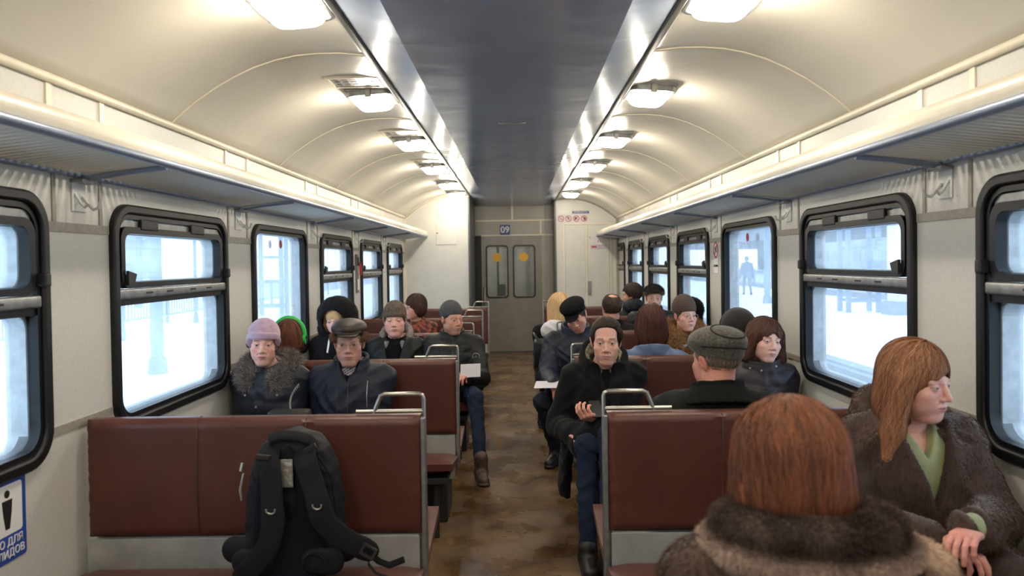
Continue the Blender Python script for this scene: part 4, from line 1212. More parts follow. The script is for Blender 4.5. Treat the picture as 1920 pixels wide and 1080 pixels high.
    def shirt(s, mt, e=.004, res=.010, neck=.06, name='sweater', vneck=None, hi_=0, label=None):
        def f(P):
            nx, ny, nz = s.nb; q = s.torso(P, e); q = smin(q, cap(P, (nx, ny, nz-.03), (nx, ny-.008, nz+.015+hi_), neck+.012, neck), .02)
            q = sub(q, cap(P, (nx, ny-.005, nz-.01), (nx, ny-.035, nz+.2), neck-.007, neck), .004)
            if vneck:
                v = np.maximum(np.abs(P[:, 0]-s.cx)-vneck[0]*np.clip((P[:, 2]-vneck[1])/(nz-vneck[1]), -.5, 1.2), P[:, 1]-(s.cy)); q = sub(q, v*.8, .006)
            return s.sit(P, q)
        return s.cloth(name, f, (-.3, -.25, s.hip[0][2]-.05), (.3, .2, s.top-.17), res, mt, label)
    def trousers(s, mt, e=.004, res=.011, fold=.010, seed=3, hem=.075):
        def f(P):
            q = s.legs(P, e); q = smin(q, ell(P, (0, .03, s.hip[0][2]+.02), (.16, .12, .11)), .04)
            q = q-folds(P, fold, 26, seed); q = s.sit(P, q, .012); return np.maximum(q, hem-P[:, 2])
        return s.cloth('trousers', f, (-.45, -.85, .03), (.5, .3, s.hip[0][2]+.14), res, mt)
    def shoes(s, mt, turn=(0, 0), sole=None, tall=.12):
        for k in (0, 1):
            x, y, z = s.foot[k]; a = R(turn[k]); dx, dy = math.sin(a), -math.cos(a)
            def f(P):
                q = capf(P, (x-dx*.02, y-dy*.02, .045), (x+dx*.145, y+dy*.145, .030), .044, .038, (0, 0, 1), .95)
                q = smin(q, cap(P, (x, y, .05), (x, y, tall), .046, .050), .03)
                for j in range(4):
                    t = .03+.022*j; q = smin(q, cap(P, (x+dx*t-.022*dy, y+dy*t+.022*dx, .10-t*.42), (x+dx*t+.022*dy, y+dy*t-.022*dx, .10-t*.42), .003), .003)
                q = smax(q, .018-P[:, 2], .004)
                so = capf(P, (x-dx*.025, y-dy*.025, .012), (x+dx*.15, y+dy*.15, .012), .044, .042, (0, 0, 1), .5)
                q = np.minimum(q, smax(smax(so, .003-P[:, 2], .002), P[:, 2]-.024, .002)); return q
            V, Q = snet(f, (x-.22, y-.25, 0), (x+.22, y+.22, tall+.05), .006)
            s.add('shoe', [(V, Q, 0, None)], [mt])
    # hair
    def hair(s, vol, crown, cols, n=2500, nseg=12, step=.012, w=.0016, grav=.5, root=None, stop=None, lift=(0, .006), wave=0, side=None, seed=0, res=.005, lens=(.6, 1), flow=None, base=True, bodyvol=False, lo=(-.14, -.14, -.2), hi=(.14, .17, .16)):
        parts = []; cols = [np.array(srgb(*c)) for c in cols]
        r = np.random.RandomState(seed)
        V, Q = snet(vol, lo, hi, res)
        if base: parts.append((s.to_body(V), Q, 0, np.tile(cols[0]*.75+cols[1]*.1, (len(V), 1))))
        cr = A(*crown)
        pr = np.ones(len(V)) if root is None else root(V).astype(float)
        i = r.choice(len(V), n, p=pr/pr.sum()); roots = V[i]+r.randn(n, 3).astype(F32)*.002
        def fl(P, t):
            if flow: return flow(P, t)
            v = P-cr; v /= np.linalg.norm(v, axis=1)[:, None]+1e-6; v = v*(1-t*.5); v[:, 2] -= grav*(.4+t)
            return v
        vs, q, cc = strands(vol, roots, fl, nseg, step, w, cols, seed, stop, lift, wave, lens)
        parts.append((s.to_body(vs), q, 0, cc))
        return s.add('hair', parts, [M_hair])
    def headwear(s, name, f, mt, res=.004, lo=(-.15, -.17, -.16), hi=(.15, .17, .18), label=None, fur_=None, colf=None):
        V, Q = snet(f, lo, hi, res); c = colf(V) if colf else None
        parts = [(s.to_body(V), Q, 0, c)]; mats = [mt]
        if fur_:
            fr = fur(V, Q, **fur_); add_fur(parts, (s.to_body(fr[0]), fr[1], fr[2]), 1); mats.append(M_fur)
        s.last = s.add(name, parts, mats, label); return s.last
    def glasses(s, rim=True, col=None, half=False):
        m = []; pts = []
        mb = MB(); w = s.hp.get('w', 1)
        for sg in (-1, 1):
            ring = [(sg*.033*w+.0215*math.cos(a)*(1 if True else 1), -.0985+.0015*math.cos(a)*sg*-1, -.003+.0155*math.sin(a)) for a in np.linspace(0, 2*PI, 22)[:-1]]
            mb.tube(ring, .0015, 6, closed=True)
            mb.tube([(sg*.055*w, -.096, .003), (sg*.072*w, -.07, .005), (sg*.083*w, .0, .004), (sg*.082*w, .02, -.012)], .0011, 6)
        mb.tube([(-.0125, -.099, .0), (0, -.1015, .003), (.0125, -.099, .0)], .0011, 6)
        V = np.array(mb.v, F32); out = [(s.to_body(V), np.array([f for f in mb.f if len(f) == 4]), 0, None)]
        return s.add('spectacles', out, [col or M_chrome])
def shortvol(front=.062, back=-.065, e=.007, y0=-.088, side=-.01):
    """scalp volume for short hair, cut along a hairline"""
    def f(P):
        q = ell(P, (0, .020, .034), (.0755+e, .094+e, .086+e*1.1)); y = P[:, 1]
        ln = np.interp(y, [-.11, -.07, -.045, -.02, .0, .03, .11], [front, front-.002, front-.02, .0+side*.3, side-.01, back*.6, back]).astype(F32)
        return smax(q, (ln-P[:, 2])*.75, .004)
    return f
def coff(P): return P

def hv(e=.012, drop=.12, flare=.02, fringe=.05, fw=.056, fy=-.105, top=0, bk=0):
    def f(P):
        q = ell(P, (0, .02, .034+top/2), (.0755+e, .094+e, .086+e+top/2))
        q = smin(q, ell(P, (0, .045+bk, -drop*.45), (.080+e+flare*.6, .060+e, .05+drop*.62)), .03)
        for sg in (-1, 1): q = smin(q, cap(P, (sg*.072, .0, .02), (sg*(.078+flare), .008, -drop), .016+e*.8, .018+flare*.3), .02)
        return sub(q, ell(P, (0, fy, (fringe-.2)/2), (fw, .085, (fringe+.2)/2)), .012)
    return f
def beanie(e=.006, top=.0, front=.045, back=-.045, rib=60, cuff=.03, amp=.0012, side=-.0, cw=.007):
    def f(P):
        q = ell(P, (0, .018, .042+top/2), (.0805+e, .099+e, .088+e+top/2)); y = P[:, 1]
        ln = np.interp(y, [-.11, -.05, .0, .11], [front, front-.01, (front+back)/2+side, back]).astype(F32)
        an = np.arctan2(P[:, 0], P[:, 1]-.018)
        q = q-amp*np.sin(an*rib)
        if cuff:
            k = 1/(1+np.exp(-(ln+cuff-P[:, 2])/.002)); q = q-cw*k
        return smax(q, (ln-P[:, 2])*.9, .006)
    return f
def flatcap(r=(.102, .122, .042), z=.078, band=.006, visor=.055, vz=.040, tilt=0, puff=0):
    def f(P):
        q = ell(P, (0, .012, z), r)
        b = np.maximum(ell(P, (0, .018, .036), (.0785+band, .097+band, .09)), np.abs(P[:, 2]-(.052-.25*(P[:, 1])))-.020)
        q = smin(q, b, .014); q = smax(q, (.040-.28*P[:, 1])-.016-P[:, 2], .006)
        if visor: 
            v = capf(P, (0, -.075, vz+.012), (0, -.098-visor*.55, vz-.004), .062, .050, (0, .18, 1), .09); q = smin(q, v, .008)
        return q
    return f
def on_surf(f, P, it=12):
    P = np.array(P, F32)
    for _ in range(it): P = P-grad(f, P)*f(P)[:, None]
    return P
def vnoise(V, f, seed=0):
    x, y, z = V[:, 0]*f, V[:, 1]*f, V[:, 2]*f; s = seed*2.1
    return .5+.5*np.sin(1.3*x+s+1.7*np.sin(.9*y+s)+1.1*np.sin(1.2*z))*np.sin(1.1*z+1.5*np.sin(.8*x+s*2)+.7*y)
def mixc(a, b, t): t = np.clip(t, 0, 1)[:, None]; return np.array(srgb(*a))*(1-t)+np.array(srgb(*b))*t
def scarf(s, mt, r=.070, th=.020, dz=.02, h=.03, tilt=.5, name='scarf', colf=None, seed=0, amp=.006, res=.005, ends=None):
    nx, ny, nz = s.nb
    def f(P):
        zz = P[:, 2]-(nz+dz)-tilt*(P[:, 1]-ny); rr = np.hypot((P[:, 0]-nx), P[:, 1]-ny+.014)-r
        q = (np.hypot(rr/th, zz/h)-1)*min(th, h)*.9
        q = q-amp*np.sin(zz*190+5*np.sin(np.arctan2(P[:, 0]-nx, P[:, 1]-ny)*2+seed))*.5
        if ends:
            for a, b, rad in ends: q = smin(q, capf(P, a, b, rad, rad*.8, (0, 1, 0), .35), .01)
        return q
    return s.cloth(name, f, (nx-.16, ny-.2, nz-.2), (nx+.16, ny+.16, nz+.14), res, mt, colf=colf)
def furcollar(s, cols, r=.10, th=.045, dz=.03, h=.04, n=9000, L=.03, tilt=.45, front=.2, name='fur_collar', base=(90, 75, 65), seed=0, label=None, dy=0, tipc=None):
    nx, ny, nz = s.nb
    def f(P):
        zz = P[:, 2]-(nz+dz)-tilt*(P[:, 1]-ny); y = P[:, 1]-ny+.01-dy; rr = np.hypot(P[:, 0]-nx, y*.95)-r
        q = (np.hypot(rr/th, zz/h)-1)*min(th, h)*.9
        q = q-folds(P, .006, 40, seed)
        q = smax(q, P[:, 1]-.135, .03)
        return sub(q, (np.abs(P[:, 0]-nx)-front*np.clip(-y, 0, .3))*.8, .01) if front else q
    return s.cloth(name, f, (nx-.24, ny-.26, nz-.16), (nx+.24, ny+.22, nz+.18), .007, mat('fur base '+name+str(base), srgb(*base), .8),
                   fur_=dict(n=n, L=L, w=.0009, comb=(0, 0, -.4), cw=.5, rnd=.55, cols=[srgb(*c) for c in cols], seed=seed, tip=tipc), label=label)

# ------------------------------------------------------------ the passengers
def away(x, y): return x, y
M_jack = mat('black nylon', srgb(19, 20, 24), .55, spec=.35, bump=.35, bscale=45, bdist=.004, noise=.1, nscale=30)
M_navy = mat('navy nylon', srgb(22, 26, 40), .55, spec=.35, bump=.35, bscale=40, bdist=.004, noise=.1, nscale=30)
M_navy2 = mat('dark blue shell', srgb(22, 26, 42), .58, spec=.35, bump=.3, bscale=50, bdist=.003)
M_wool = mat('black wool', srgb(13, 13, 16), .9, spec=.2, bump=.4, bscale=220, bdist=.002, sheen=.04)
M_denim = mat('washed jeans', srgb(27, 38, 58), .9, spec=.2, noise=.25, nscale=9, bump=.3, bscale=220, bdist=.001)
M_denim2 = mat('dark jeans', srgb(26, 36, 54), .85, spec=.2, noise=.25, nscale=9, bump=.3, bscale=220, bdist=.001)
M_dark = mat('dark trousers', srgb(18, 18, 21), .85, spec=.2, bump=.2, bscale=120)
M_boot = mat('dark boot leather', srgb(24, 20, 19), .5, bump=.2, bscale=60)
M_bootb = mat('brown hiking boot', srgb(86, 54, 38), .55, noise=.2, nscale=40, col2=srgb(40, 34, 32))
M_blackknit = mat('black knit', srgb(13, 13, 16), .95, spec=.2, bump=.4, bscale=150)
M_paper = mat('paper', srgb(212, 208, 216), .6)
M_gold = mat('pale steel thread', srgb(190, 188, 180), .35, metal=.8)
SK_F, SK_M = (222, 172, 156), (206, 156, 138)

def finish(p, trm=M_dark, sh=M_boot, back=False, **k):
    p.trousers(trm, **k); p.shoes(sh)

# 1. woman in mauve felt hat, left window seat
p = Fig('woman in mauve felt hat and navy coat with grey fur hood at the left window', -1.385, 4.345, 0, top=1.195, hx=-.045, hy=-.03, head=(14, 3, 3), fem=1, skin=SK_F, iris=(.05, .05, .05), lip=(.42, .12, .13), brow=(.12, .07, .05), fat=.35, blush=.5, open=.85, build=1.0, res=.0024, elbow=(.05, .6, -.9))
p.body()
p.coat(M_navy, e=.032, w=1.05, d=1.15, quilt=.085, fold=.008, seed=2, res=.008, collar=.02, name='down_coat')
for x_, z_ in ((-.09, .80), (.09, .80), (-.11, .68), (.10, .64), (-.02, .74)):
    y_ = p.surf(p.f, x_+p.cx, z_); MB().prism(circ(x_+p.cx, z_, .006, 10), 'y', y_-.004, y_+.004).build('snap_button', M_gold, p.last)
p.line('zip', [(p.cx+.012, z_) for z_ in np.linspace(.60, .86, 12)], .003, M_navy2)
furcollar(p, [(52, 45, 44), (168, 158, 154)], r=.118, th=.055, h=.055, dz=.015, n=24000, L=.030, front=.35, base=(80, 70, 66), seed=1, name='fur_hood')
scarf(p, mat('mauve stripe scarf', (1, 1, 1), .85, vcol=True, bump=.3, bscale=150), r=.066, th=.022, h=.036, dz=.026, colf=lambda V: mixc((168, 150, 178), (58, 54, 70), (np.sin(V[:, 2]*330+V[:, 0]*120) > .1).astype(float)))
p.headwear('felt_hat', beanie(e=.009, top=.004, front=.038, back=-.06, rib=0, cuff=.036, side=-.022, cw=.014), mat('mauve felt', srgb(176, 148, 168), .95, noise=.12, nscale=30, bump=.4, bscale=120, sheen=.4))
p.hair(hv(e=.002, drop=.012, flare=.0, fringe=.036, fw=.056), (0, .03, .13), ((92, 58, 48), (130, 86, 70)), n=700, nseg=7, step=.014, root=lambda V: (V[:, 2] < .06)*1.0, stop=lambda P: P[:, 2] < -.03)
finish(p)
# chain handbag on her lap
hb = empty('handbag', (-1.20, 4.02, .60), label='black handbag with silver chain strap on the lap beside the mauve hat woman', cat='handbag')
m = MB(); m.box(-.11, .11, -.05, .05, 0, .15, bev=.02); m.build('bag_body', M_boot, hb, smooth=40)
m = MB()
for k in range(26):
    t = k/25; c = Vector((.0+.03*t-.02*math.sin(PI*t), .02+.05*t, .14+.13*t)); rot = Matrix.Rotation(PI/2*(k % 2), 3, 'Z')
    m.tube([c+rot@Vector((.0045*math.cos(a), 0, .0075*math.sin(a))) for a in np.linspace(0, 2*PI, 9)[:-1]], .0013, 5, closed=True)
m.build('chain_strap', M_gold, hb, smooth=50)

# 2. man in leather visor cap
p = Fig('elderly man in brown visor cap and glasses wearing a dark blue jacket', -.945, 4.365, 0, top=1.195, hy=-.03, head=(8, 2, 0), hs=1.06, fat=.2, skin=(200, 150, 134), iris=(.12, .16, .18), brow=(.22, .19, .17), browk=.5, open=.7, build=1.1, stubble=.12, beardc=(.35, .33, .32), res=.0024, lip=(.33, .13, .12), elbow=(.15, .5, -.8))
p.body()
p.coat(M_navy2, e=.030, w=1.06, d=1.1, fold=.014, seed=5, res=.008, collar=.05, collar_r=.088, vee=(.045, .86), name='jacket')
p.line('zip', [(p.cx+.012, z_) for z_ in np.linspace(.60, .90, 12)], .0035, M_darksteel)
p.line('pocket_zip', [(p.cx+.115, z_) for z_ in np.linspace(.72, .86, 6)], .0025, M_alu)
p.line('drawcord', [(p.cx-.045+.004*math.sin(z_*60), z_) for z_ in np.linspace(.70, .86, 12)], .0022, M_darksteel)
p.shirt(M_blackknit, hi_=.0)
scarf(p, mat('grey stripe scarf', (1, 1, 1), .85, vcol=True), r=.066, th=.020, h=.034, dz=.022, colf=lambda V: mixc((178, 168, 172), (66, 58, 74), (np.sin(V[:, 2]*420-V[:, 0]*260) > .3).astype(float)), ends=[((p.nb[0]-.02, p.nb[1]-.085, p.nb[2]-.01), (p.nb[0]+.035, p.nb[1]-.10, p.nb[2]-.05), .026)])
p.hair(shortvol(.03, -.06, .004), (0, .03, .13), ((120, 112, 106), (170, 164, 158)), n=900, nseg=5, step=.006, res=.0045)
p.glasses()
capm = mat('brown cap leather', srgb(44, 33, 28), .5, noise=.2, nscale=20, bump=.3, bscale=70)
p.headwear('visor_cap', flatcap(r=(.096, .116, .052), z=.080, band=.012, visor=.040, vz=.050), capm)
def flaps(P):
    return np.maximum(np.abs(ell(P, (0, .02, .03), (.094, .108, .09)))-.012, np.maximum(np.abs(P[:, 2]-(.028-.28*P[:, 1]))-.024, -.045-P[:, 1]))
p.headwear('fur_earflaps', flaps, mat('flap fur base', srgb(92, 66, 46), .9), fur_=dict(n=4000, L=.006, w=.0008, comb=(0, 0, .1), cw=.3, rnd=.5, cols=[srgb(84, 58, 38), srgb(140, 104, 72)]))
finish(p)

# 3. someone with green headphones, back to us
p = Fig('child with reddish hair seen from behind wearing green headphones by the left windows', -1.43, 4.80, 180, top=1.17, hy=0, head=(10, 0, 0), hs=.95, build=.85, skin=SK_F)
p.body(back=True); p.coat(M_navy2, e=.02, res=.011, collar=.03, groove=0)
p.hair(hv(e=.010, drop=.06, flare=.0, fringe=.05), (0, .04, .13), ((74, 42, 30), (120, 70, 48)), n=1600, nseg=11, step=.014, w=.0018, grav=.8)
gm = mat('bright green plastic', srgb(38, 190, 80), .35)
m = MB(); m.tube([(.098*math.cos(a), .01, .02+.112*math.sin(a)) for a in np.linspace(-.1, PI+.1, 24)], .010, 8, flat=1.8)
for sg in (-1, 1): m.tube([(sg*.075, .01, -.01), (sg*.108, .01, -.01)], [.030, .034], 16)
v = np.array(m.v, F32); link_mesh('headphones', [(p.to_body(v), np.array([f for f in m.f if len(f) == 4]), 0, None)], [gm], p.root)
for o_ in list(p.root.children)[-1:]: o_['label'] = 'bright green headphones'
finish(p)

# 4. person in a black hood with blonde fringe
p = Fig('person in big black hood with blonde fringe behind the man in visor cap', -1.405, 6.04, 0, top=1.205, hx=-.01, hy=-.04, head=(-5, 14, 0), fem=1, skin=SK_F, build=1.05, brow=(.3, .2, .1), iris=(.1, .12, .12))
p.body()
p.coat(M_wool, e=.035, res=.010, collar=.03, groove=1, seed=8, w=1.05)
p.hair(hv(e=.012, drop=.10, fringe=.028, fw=.050), (0, .0, .14), ((196, 150, 100), (232, 200, 150)), n=2200, nseg=13, step=.013, w=.0018, grav=.6, root=lambda V: (V[:, 1] < .05)*(V[:, 2] > -.02)*1.0, stop=lambda P: (P[:, 2] < -.10))
def hood(P, r=.0, cx=0):
    q = ell(P, (0, .035, .015), (.152, .145, .150)); q = smin(q, ell(P, (0, .06, -.10), (.17, .12, .10)), .04)
    q = np.abs(q)-.011-folds(P, .006, 30, 4); return sub(q, ell(P, (0, -.15, -.03), (.108, .135, .145)), .02)
p.headwear('hood', hood, M_wool, res=.006, lo=(-.22, -.17, -.24), hi=(.22, .24, .2), fur_=dict(n=7000, L=.010, w=.0009, cols=[srgb(14, 14, 16), srgb(30, 30, 34)]))
o_ = p.line('white_strap', [(p.cx-.035-.02*t_, 1.09-.26*t_) for t_ in np.linspace(0, 1, 10)], .008, M_signwhite, out=.004)
finish(p)

# 5. woman in brown knit hat, dark jacket with grey hood
p = Fig('round faced woman in brown knit hat and dark jacket with grey hood lining', -.955, 6.04, 0, top=1.185, hy=-.02, head=(6, -3, 0), fem=1, fat=1, w=1.1, hs=1.03, skin=(226, 176, 160), lip=(.5, .18, .18), iris=(.1, .13, .16), blush=.6, build=1.08, brow=(.2, .12, .08), open=.8)
p.body()
p.coat(M_jack, e=.030, w=1.05, d=1.1, fold=.012, seed=3, res=.009, vee=(.085, .58), name='jacket', collar_r=.10)
p.shirt(M_blackknit, e=.012, neck=.068)
nx, ny, nz = p.nb
def hoodd(P):
    zz = P[:, 2]-(nz+.035)-.75*(P[:, 1]-ny); rr = np.hypot(P[:, 0]-nx, P[:, 1]-ny+.0)-.110
    q = (np.hypot(rr/.030, zz/.042)-1)*.027-folds(P, .008, 35, 6); return sub(q, (np.abs(P[:, 0]-nx)-.5*np.clip(ny-.01-P[:, 1], 0, .3))*.8, .01)
p.cloth('hood_lining', hoodd, (nx-.2, ny-.2, nz-.15), (nx+.2, ny+.2, nz+.18), .007, mat('grey marl lining', srgb(120, 118, 122), .9, noise=.2, nscale=90))
p.headwear('knit_hat', beanie(e=.010, top=.022, front=.036, back=-.05, rib=0, cuff=.03, side=-.02), mat('brown bouclé knit', srgb(92, 80, 68), .95, noise=.35, nscale=60, bump=.8, bscale=90, bdist=.006))
finish(p)

# 6. man in grey beanie on the aisle
p = Fig('man in grey beanie and dark puffer jacket at the left aisle, holding a sheet', -.50, 6.04, 0, top=1.19, hx=.0, hy=-.04, head=(38, 2, 2), skin=(204, 152, 132), open=.35, browk=.6, stubble=.2, fat=.2, build=1.02, lip=(.40, .17, .15),
        knees=[(.0, -.45, .52), (.20, -.47, .53)], feet=[(-.02, -.50, .10), (.25, -.76, .10)], hands=[(.02, -.30, .66), (.13, -.37, .66)], elbow=(.5, .4, -.8), sx=(-9, .15), nose=1.3)
p.body()
p.coat(M_jack, e=.036, w=1.03, d=1.08, quilt=.075, fold=.008, seed=9, res=.008, collar=.055, collar_r=.080, skirt=.3, name='puffer_jacket')
p.line('zip', [(p.cx+.012, z_) for z_ in np.linspace(.64, .95, 12)], .0035, M_darksteel)
p.line('chest_zip', [(p.cx+.05+.10*t_, .86-.01*t_) for t_ in np.linspace(0, 1, 6)], .003, M_darksteel)
e_ = Vector(p.sh[1]).lerp(Vector(p.elb[1]), .3); m = MB(); y_ = p.surf(p.f, e_.x+.01, e_.z)
m.ring(circ(e_.x+.01, e_.z, .030, 20), circ(e_.x+.01, e_.z, .024, 20), 'y', y_-.002, y_+.012); m.box(e_.x-.004, e_.x+.024, y_-.002, y_+.01, e_.z-.004, e_.z+.004); m.box(e_.x+.006, e_.x+.014, y_-.002, y_+.01, e_.z-.016, e_.z+.016)
m.build('sleeve_badge', M_alu, p.last)
p.headwear('beanie', beanie(e=.005, top=.018, front=.050, back=-.055, rib=70, cuff=0, side=-.0), mat('grey rib knit', srgb(74, 75, 79), .95, noise=.15, nscale=60, bump=.5, bscale=120))
p.trousers(M_denim2, fold=.013, hem=.12); p.shoes(M_bootb, turn=(0, 10), tall=.15)
sh = empty('paper_sheet', (-.335, 5.60, .715), R(8), label='pale sheet of paper held by the man in grey beanie', cat='paper')
m = MB(); m.add([(-.075, -.01, -.045), (.075, .01, -.045), (.08, .04, .050), (-.07, .02, .050)]+[(-.075, -.0085, -.0455), (.075, .0115, -.0455), (.08, .0415, .0495), (-.07, .0215, .0495)], [(0, 1, 2, 3), (7, 6, 5, 4), (0, 4, 5, 1), (1, 5, 6, 2), (2, 6, 7, 3), (3, 7, 4, 0)]); m.build('sheet', M_paper, sh)

# 7. woman with short dark hair, glasses and rust patterned scarf
p = Fig('dark haired woman in glasses and rust patterned coat, looking out to the left', -1.02, 7.71, 0, top=1.19, hx=-.0, hy=-.03, head=(-62, 0, 0), fem=1, skin=(214, 164, 146), brow=(.05, .03, .02), build=.98, lip=(.45, .15, .15))
p.body()
p.hair(hv(e=.014, drop=.05, flare=.0, fringe=.038, fw=.052, top=.01), (0, .02, .14), ((48, 30, 26), (84, 54, 44)), n=2200, nseg=11, step=.013, w=.0018, grav=.6)
rust = mat('rust pattern cloth', (1, 1, 1), .85, vcol=True, bump=.3, bscale=90)
p.coat(rust, e=.030, res=.009, fold=.014, seed=12, collar=.02, colf=lambda V: mixc((148, 72, 52), (46, 38, 40), (vnoise(V, 42, 1) > .5).astype(float)*.85+.1*vnoise(V, 80, 2)), name='patterned_coat')
scarf(p, mat('plum scarf', srgb(92, 52, 62), .9, noise=.2, nscale=40), r=.066, th=.024, h=.04, dz=.0)
p.glasses()
finish(p)

# 8. woman with long auburn hair, brown fur coat, right window seat in front
p = Fig('woman with long auburn hair in brown fur coat and green blouse, looking right', 1.345, 2.60, 0, top=1.225, hx=.0, hy=-.075, head=(31, 6, -3), hs=1.03, fem=1, fat=.55, skin=(214, 160, 146), iris=(.08, .11, .13), brow=(.16, .08, .05), browk=.5, lip=(.42, .17, .16), blush=.45, open=.62, build=1.06, res=.0019, nose=1.15,
        hands=[(-.10, -.33, .66), (.0, -.38, .71)], elbow=(.75, .3, -.6), knees=[(-.13, -.42, .53), (.12, -.42, .53)], feet=[(-.14, -.44, .10), (.12, -.44, .10)])
p.body()
furc = lambda p_, c_, r_: c_*(.75+.5*np.clip(vnoise(p_, 22, 3), 0, 1))[:, None]
p.coat(mat('brown fur ground', srgb(58, 40, 33), .85, sheen=.3, noise=.3, nscale=14), e=.046, w=1.06, d=1.16, fold=.014, ff=15, seed=4, res=.008, vee=(.085, .70), collar=0, collar_r=.10, skirt=1.0, name='fur_coat', arm_e=.042,
       fur_=dict(n=60000, L=.009, w=.0008, keep=lambda c: ((c[:, 1] < .13)*(c[:, 2] > .49))*1.0, comb=(0, 0, -1), cw=1.1, rnd=.22, cols=[srgb(52, 36, 30), srgb(92, 68, 56)], seed=5, tip=furc))
nx, ny, nz = p.nb
def lap(P):
    zz = P[:, 2]-(nz-.0)-.55*(P[:, 1]-ny); rr = np.hypot(P[:, 0]-nx, (P[:, 1]-ny)+.0)-.125
    q = (np.hypot(rr/.050, zz/.05)-1)*.045
    q = sub(q, (np.abs(P[:, 0]-nx)-.75*np.clip(ny-.02-P[:, 1], 0, .3))*.7, .01)
    for sg in (-1, 1): q = smin(q, capf(P, (nx+sg*.125, ny-.085, nz-.055), (nx+sg*.055, ny-.175, nz-.26), .062, .030, (.25*sg, 1, .25), .38), .03)
    return q-folds(P, .005, 30, 2)
p.cloth('fur_collar', lap, (nx-.27, ny-.28, nz-.32), (nx+.27, ny+.22, nz+.14), .007, mat('brown fur ground', (0, 0, 0)), fur_=dict(n=26000, L=.010, w=.0008, comb=(0, 0, -1), cw=.9, rnd=.28, cols=[srgb(56, 39, 32), srgb(100, 76, 62)], seed=6, tip=furc))
gb = mat('green satin', srgb(142, 148, 104), .5, noise=.12, nscale=14, bump=.35, bscale=30, bdist=.004, sheen=.3)
p.shirt(gb, e=.022, neck=.058, name='blouse', vneck=(.042, .86), res=.007, hi_=-.02)
def cuff(P):
    e, w = Vector(p.elb[1]), Vector(p.wr[1]); a = e.lerp(w, .80); return np.abs(cap(P, tuple(a), tuple(w), .044, .046))-.004
w_ = p.wr[1]
p.cloth('blouse_cuff', cuff, (w_[0]-.12, w_[1]-.12, w_[2]-.12), (w_[0]+.12, w_[1]+.12, w_[2]+.12), .004, gb)
aub = ((104, 62, 42), (172, 120, 84))
def vl_(P):
    q = ell(P, (0, .022, .036), (.089, .108, .100)); q = smin(q, ell(P, (0, .06, -.07), (.100, .070, .13)), .04)
    q = smin(q, cap(P, (-.080, -.005, .02), (-.112, .005, -.15), .032, .036), .03); q = smin(q, cap(P, (.078, .015, .02), (.110, .04, -.14), .028, .034), .03)
    q = smin(q, cap(P, (-.112, .005, -.15), (-.150, -.01, -.225), .036, .020), .02); q = smin(q, cap(P, (.110, .04, -.14), (.160, .05, -.20), .034, .018), .02)
    return sub(q, ell(P, (.004, -.108, -.085), (.057, .088, .135)), .014)
p.hair(vl_, (.01, -.02, .16), aub, n=7000, nseg=24, step=.0165, w=.0014, grav=.75, root=lambda V: (V[:, 2] > .01)*1.0+.15, lift=(-.001, .009), wave=.4, lo=(-.2, -.15, -.27), hi=(.21, .2, .17), lens=(.75, 1), stop=lambda P: P[:, 2] < -.235)
finish(p)

# 9. woman in front, back to us, patchwork fur coat
p = Fig('woman with bobbed auburn hair seen from behind in patchwork fur coat, closest to camera', .58, 1.47, 180, top=1.228, hx=.025, hy=-.03, head=(-6, 6, 0), hs=1.04, fem=1, skin=SK_F, build=1.22, seat=.455)
p.body(back=True)
def patch(V):
    a = .5+.5*np.sin(V[:, 0]*21+.6+1.5*np.sin(V[:, 2]*11+V[:, 0]*6)); b = vnoise(V, 30, 4)
    seam = np.minimum(np.abs(np.sin(V[:, 0]*15+.8)), np.abs(np.sin(V[:, 2]*13+V[:, 0]*5)))
    t = np.clip(a*1.15-.1, 0, 1)*np.clip(seam*3, .35, 1); return mixc((66, 46, 38), (196, 164, 138), np.clip((t-.30)*2.4, 0, 1)*.85+.15*b)
def patchc(P, cc, r): return patch(P)*(.7+.6*r.rand(len(P)))[:, None]
fg = mat('patchwork fur ground', (1, 1, 1), .85, vcol=True, sheen=.3)
p.coat(fg, e=.045, w=1.10, d=1.2, fold=.012, ff=12, seed=7, res=.009, collar=0, groove=0, collar_r=.10, name='fur_coat', colf=patch, arm_e=.045,
       fur_=dict(n=70000, L=.011, w=.0008, comb=(0, 0, -1), cw=1.0, rnd=.25, keep=lambda c: ((c[:, 1] < .13)*(c[:, 2] > .49)+(c[:, 2] > .95))*1.0, seed=8, tip=patchc))
nx, ny, nz = p.nb
def bigcol(P):
    zz = P[:, 2]-(nz+.075)-.05*(P[:, 1]-ny); rr = np.hypot((P[:, 0]-nx)/1.12, (P[:, 1]-ny-.01))-.112
    q = (np.hypot(rr/.045, zz/.034)-1)*.032; q = smin(q, (np.hypot((rr-.034)/.034, (zz+.036)/.022)-1)*.021, .008)
    return q-folds(P, .006, 26, 3)
def colc(V): 
    zz = V[:, 2]-(nz+.078); return mixc((46, 31, 26), (176, 150, 136), np.clip((-.012-zz)/.02, 0, 1)*.95+.2*vnoise(V, 25, 2))
p.cloth('fur_collar', bigcol, (nx-.34, ny-.26, nz-.12), (nx+.34, ny+.28, nz+.18), .008, fg, colf=colc,
        fur_=dict(n=45000, L=.011, w=.0010, comb=(0, 0, -.8), cw=.6, rnd=.35, seed=9, tip=lambda P, c, r: colc(P)*(.75+.5*r.rand(len(P)))[:, None]))
def bob(P):
    q = ell(P, (0, .020, .030), (.104, .116, .106)); q = smin(q, ell(P, (0, .030, -.045), (.108, .100, .075)), .04)
    return sub(q, ell(P, (0, -.13, -.06), (.062, .085, .12)), .012)
p.hair(bob, (0, .01, .15), ((56, 32, 22), (142, 84, 54)), n=9000, nseg=19, step=.0155, w=.0014, grav=.55, root=lambda V: (V[:, 2] > -.02)*1.0+.1, lift=(-.002, .010), wave=.10, lens=(.7, 1), stop=lambda P: P[:, 2] < -.115)
finish(p)

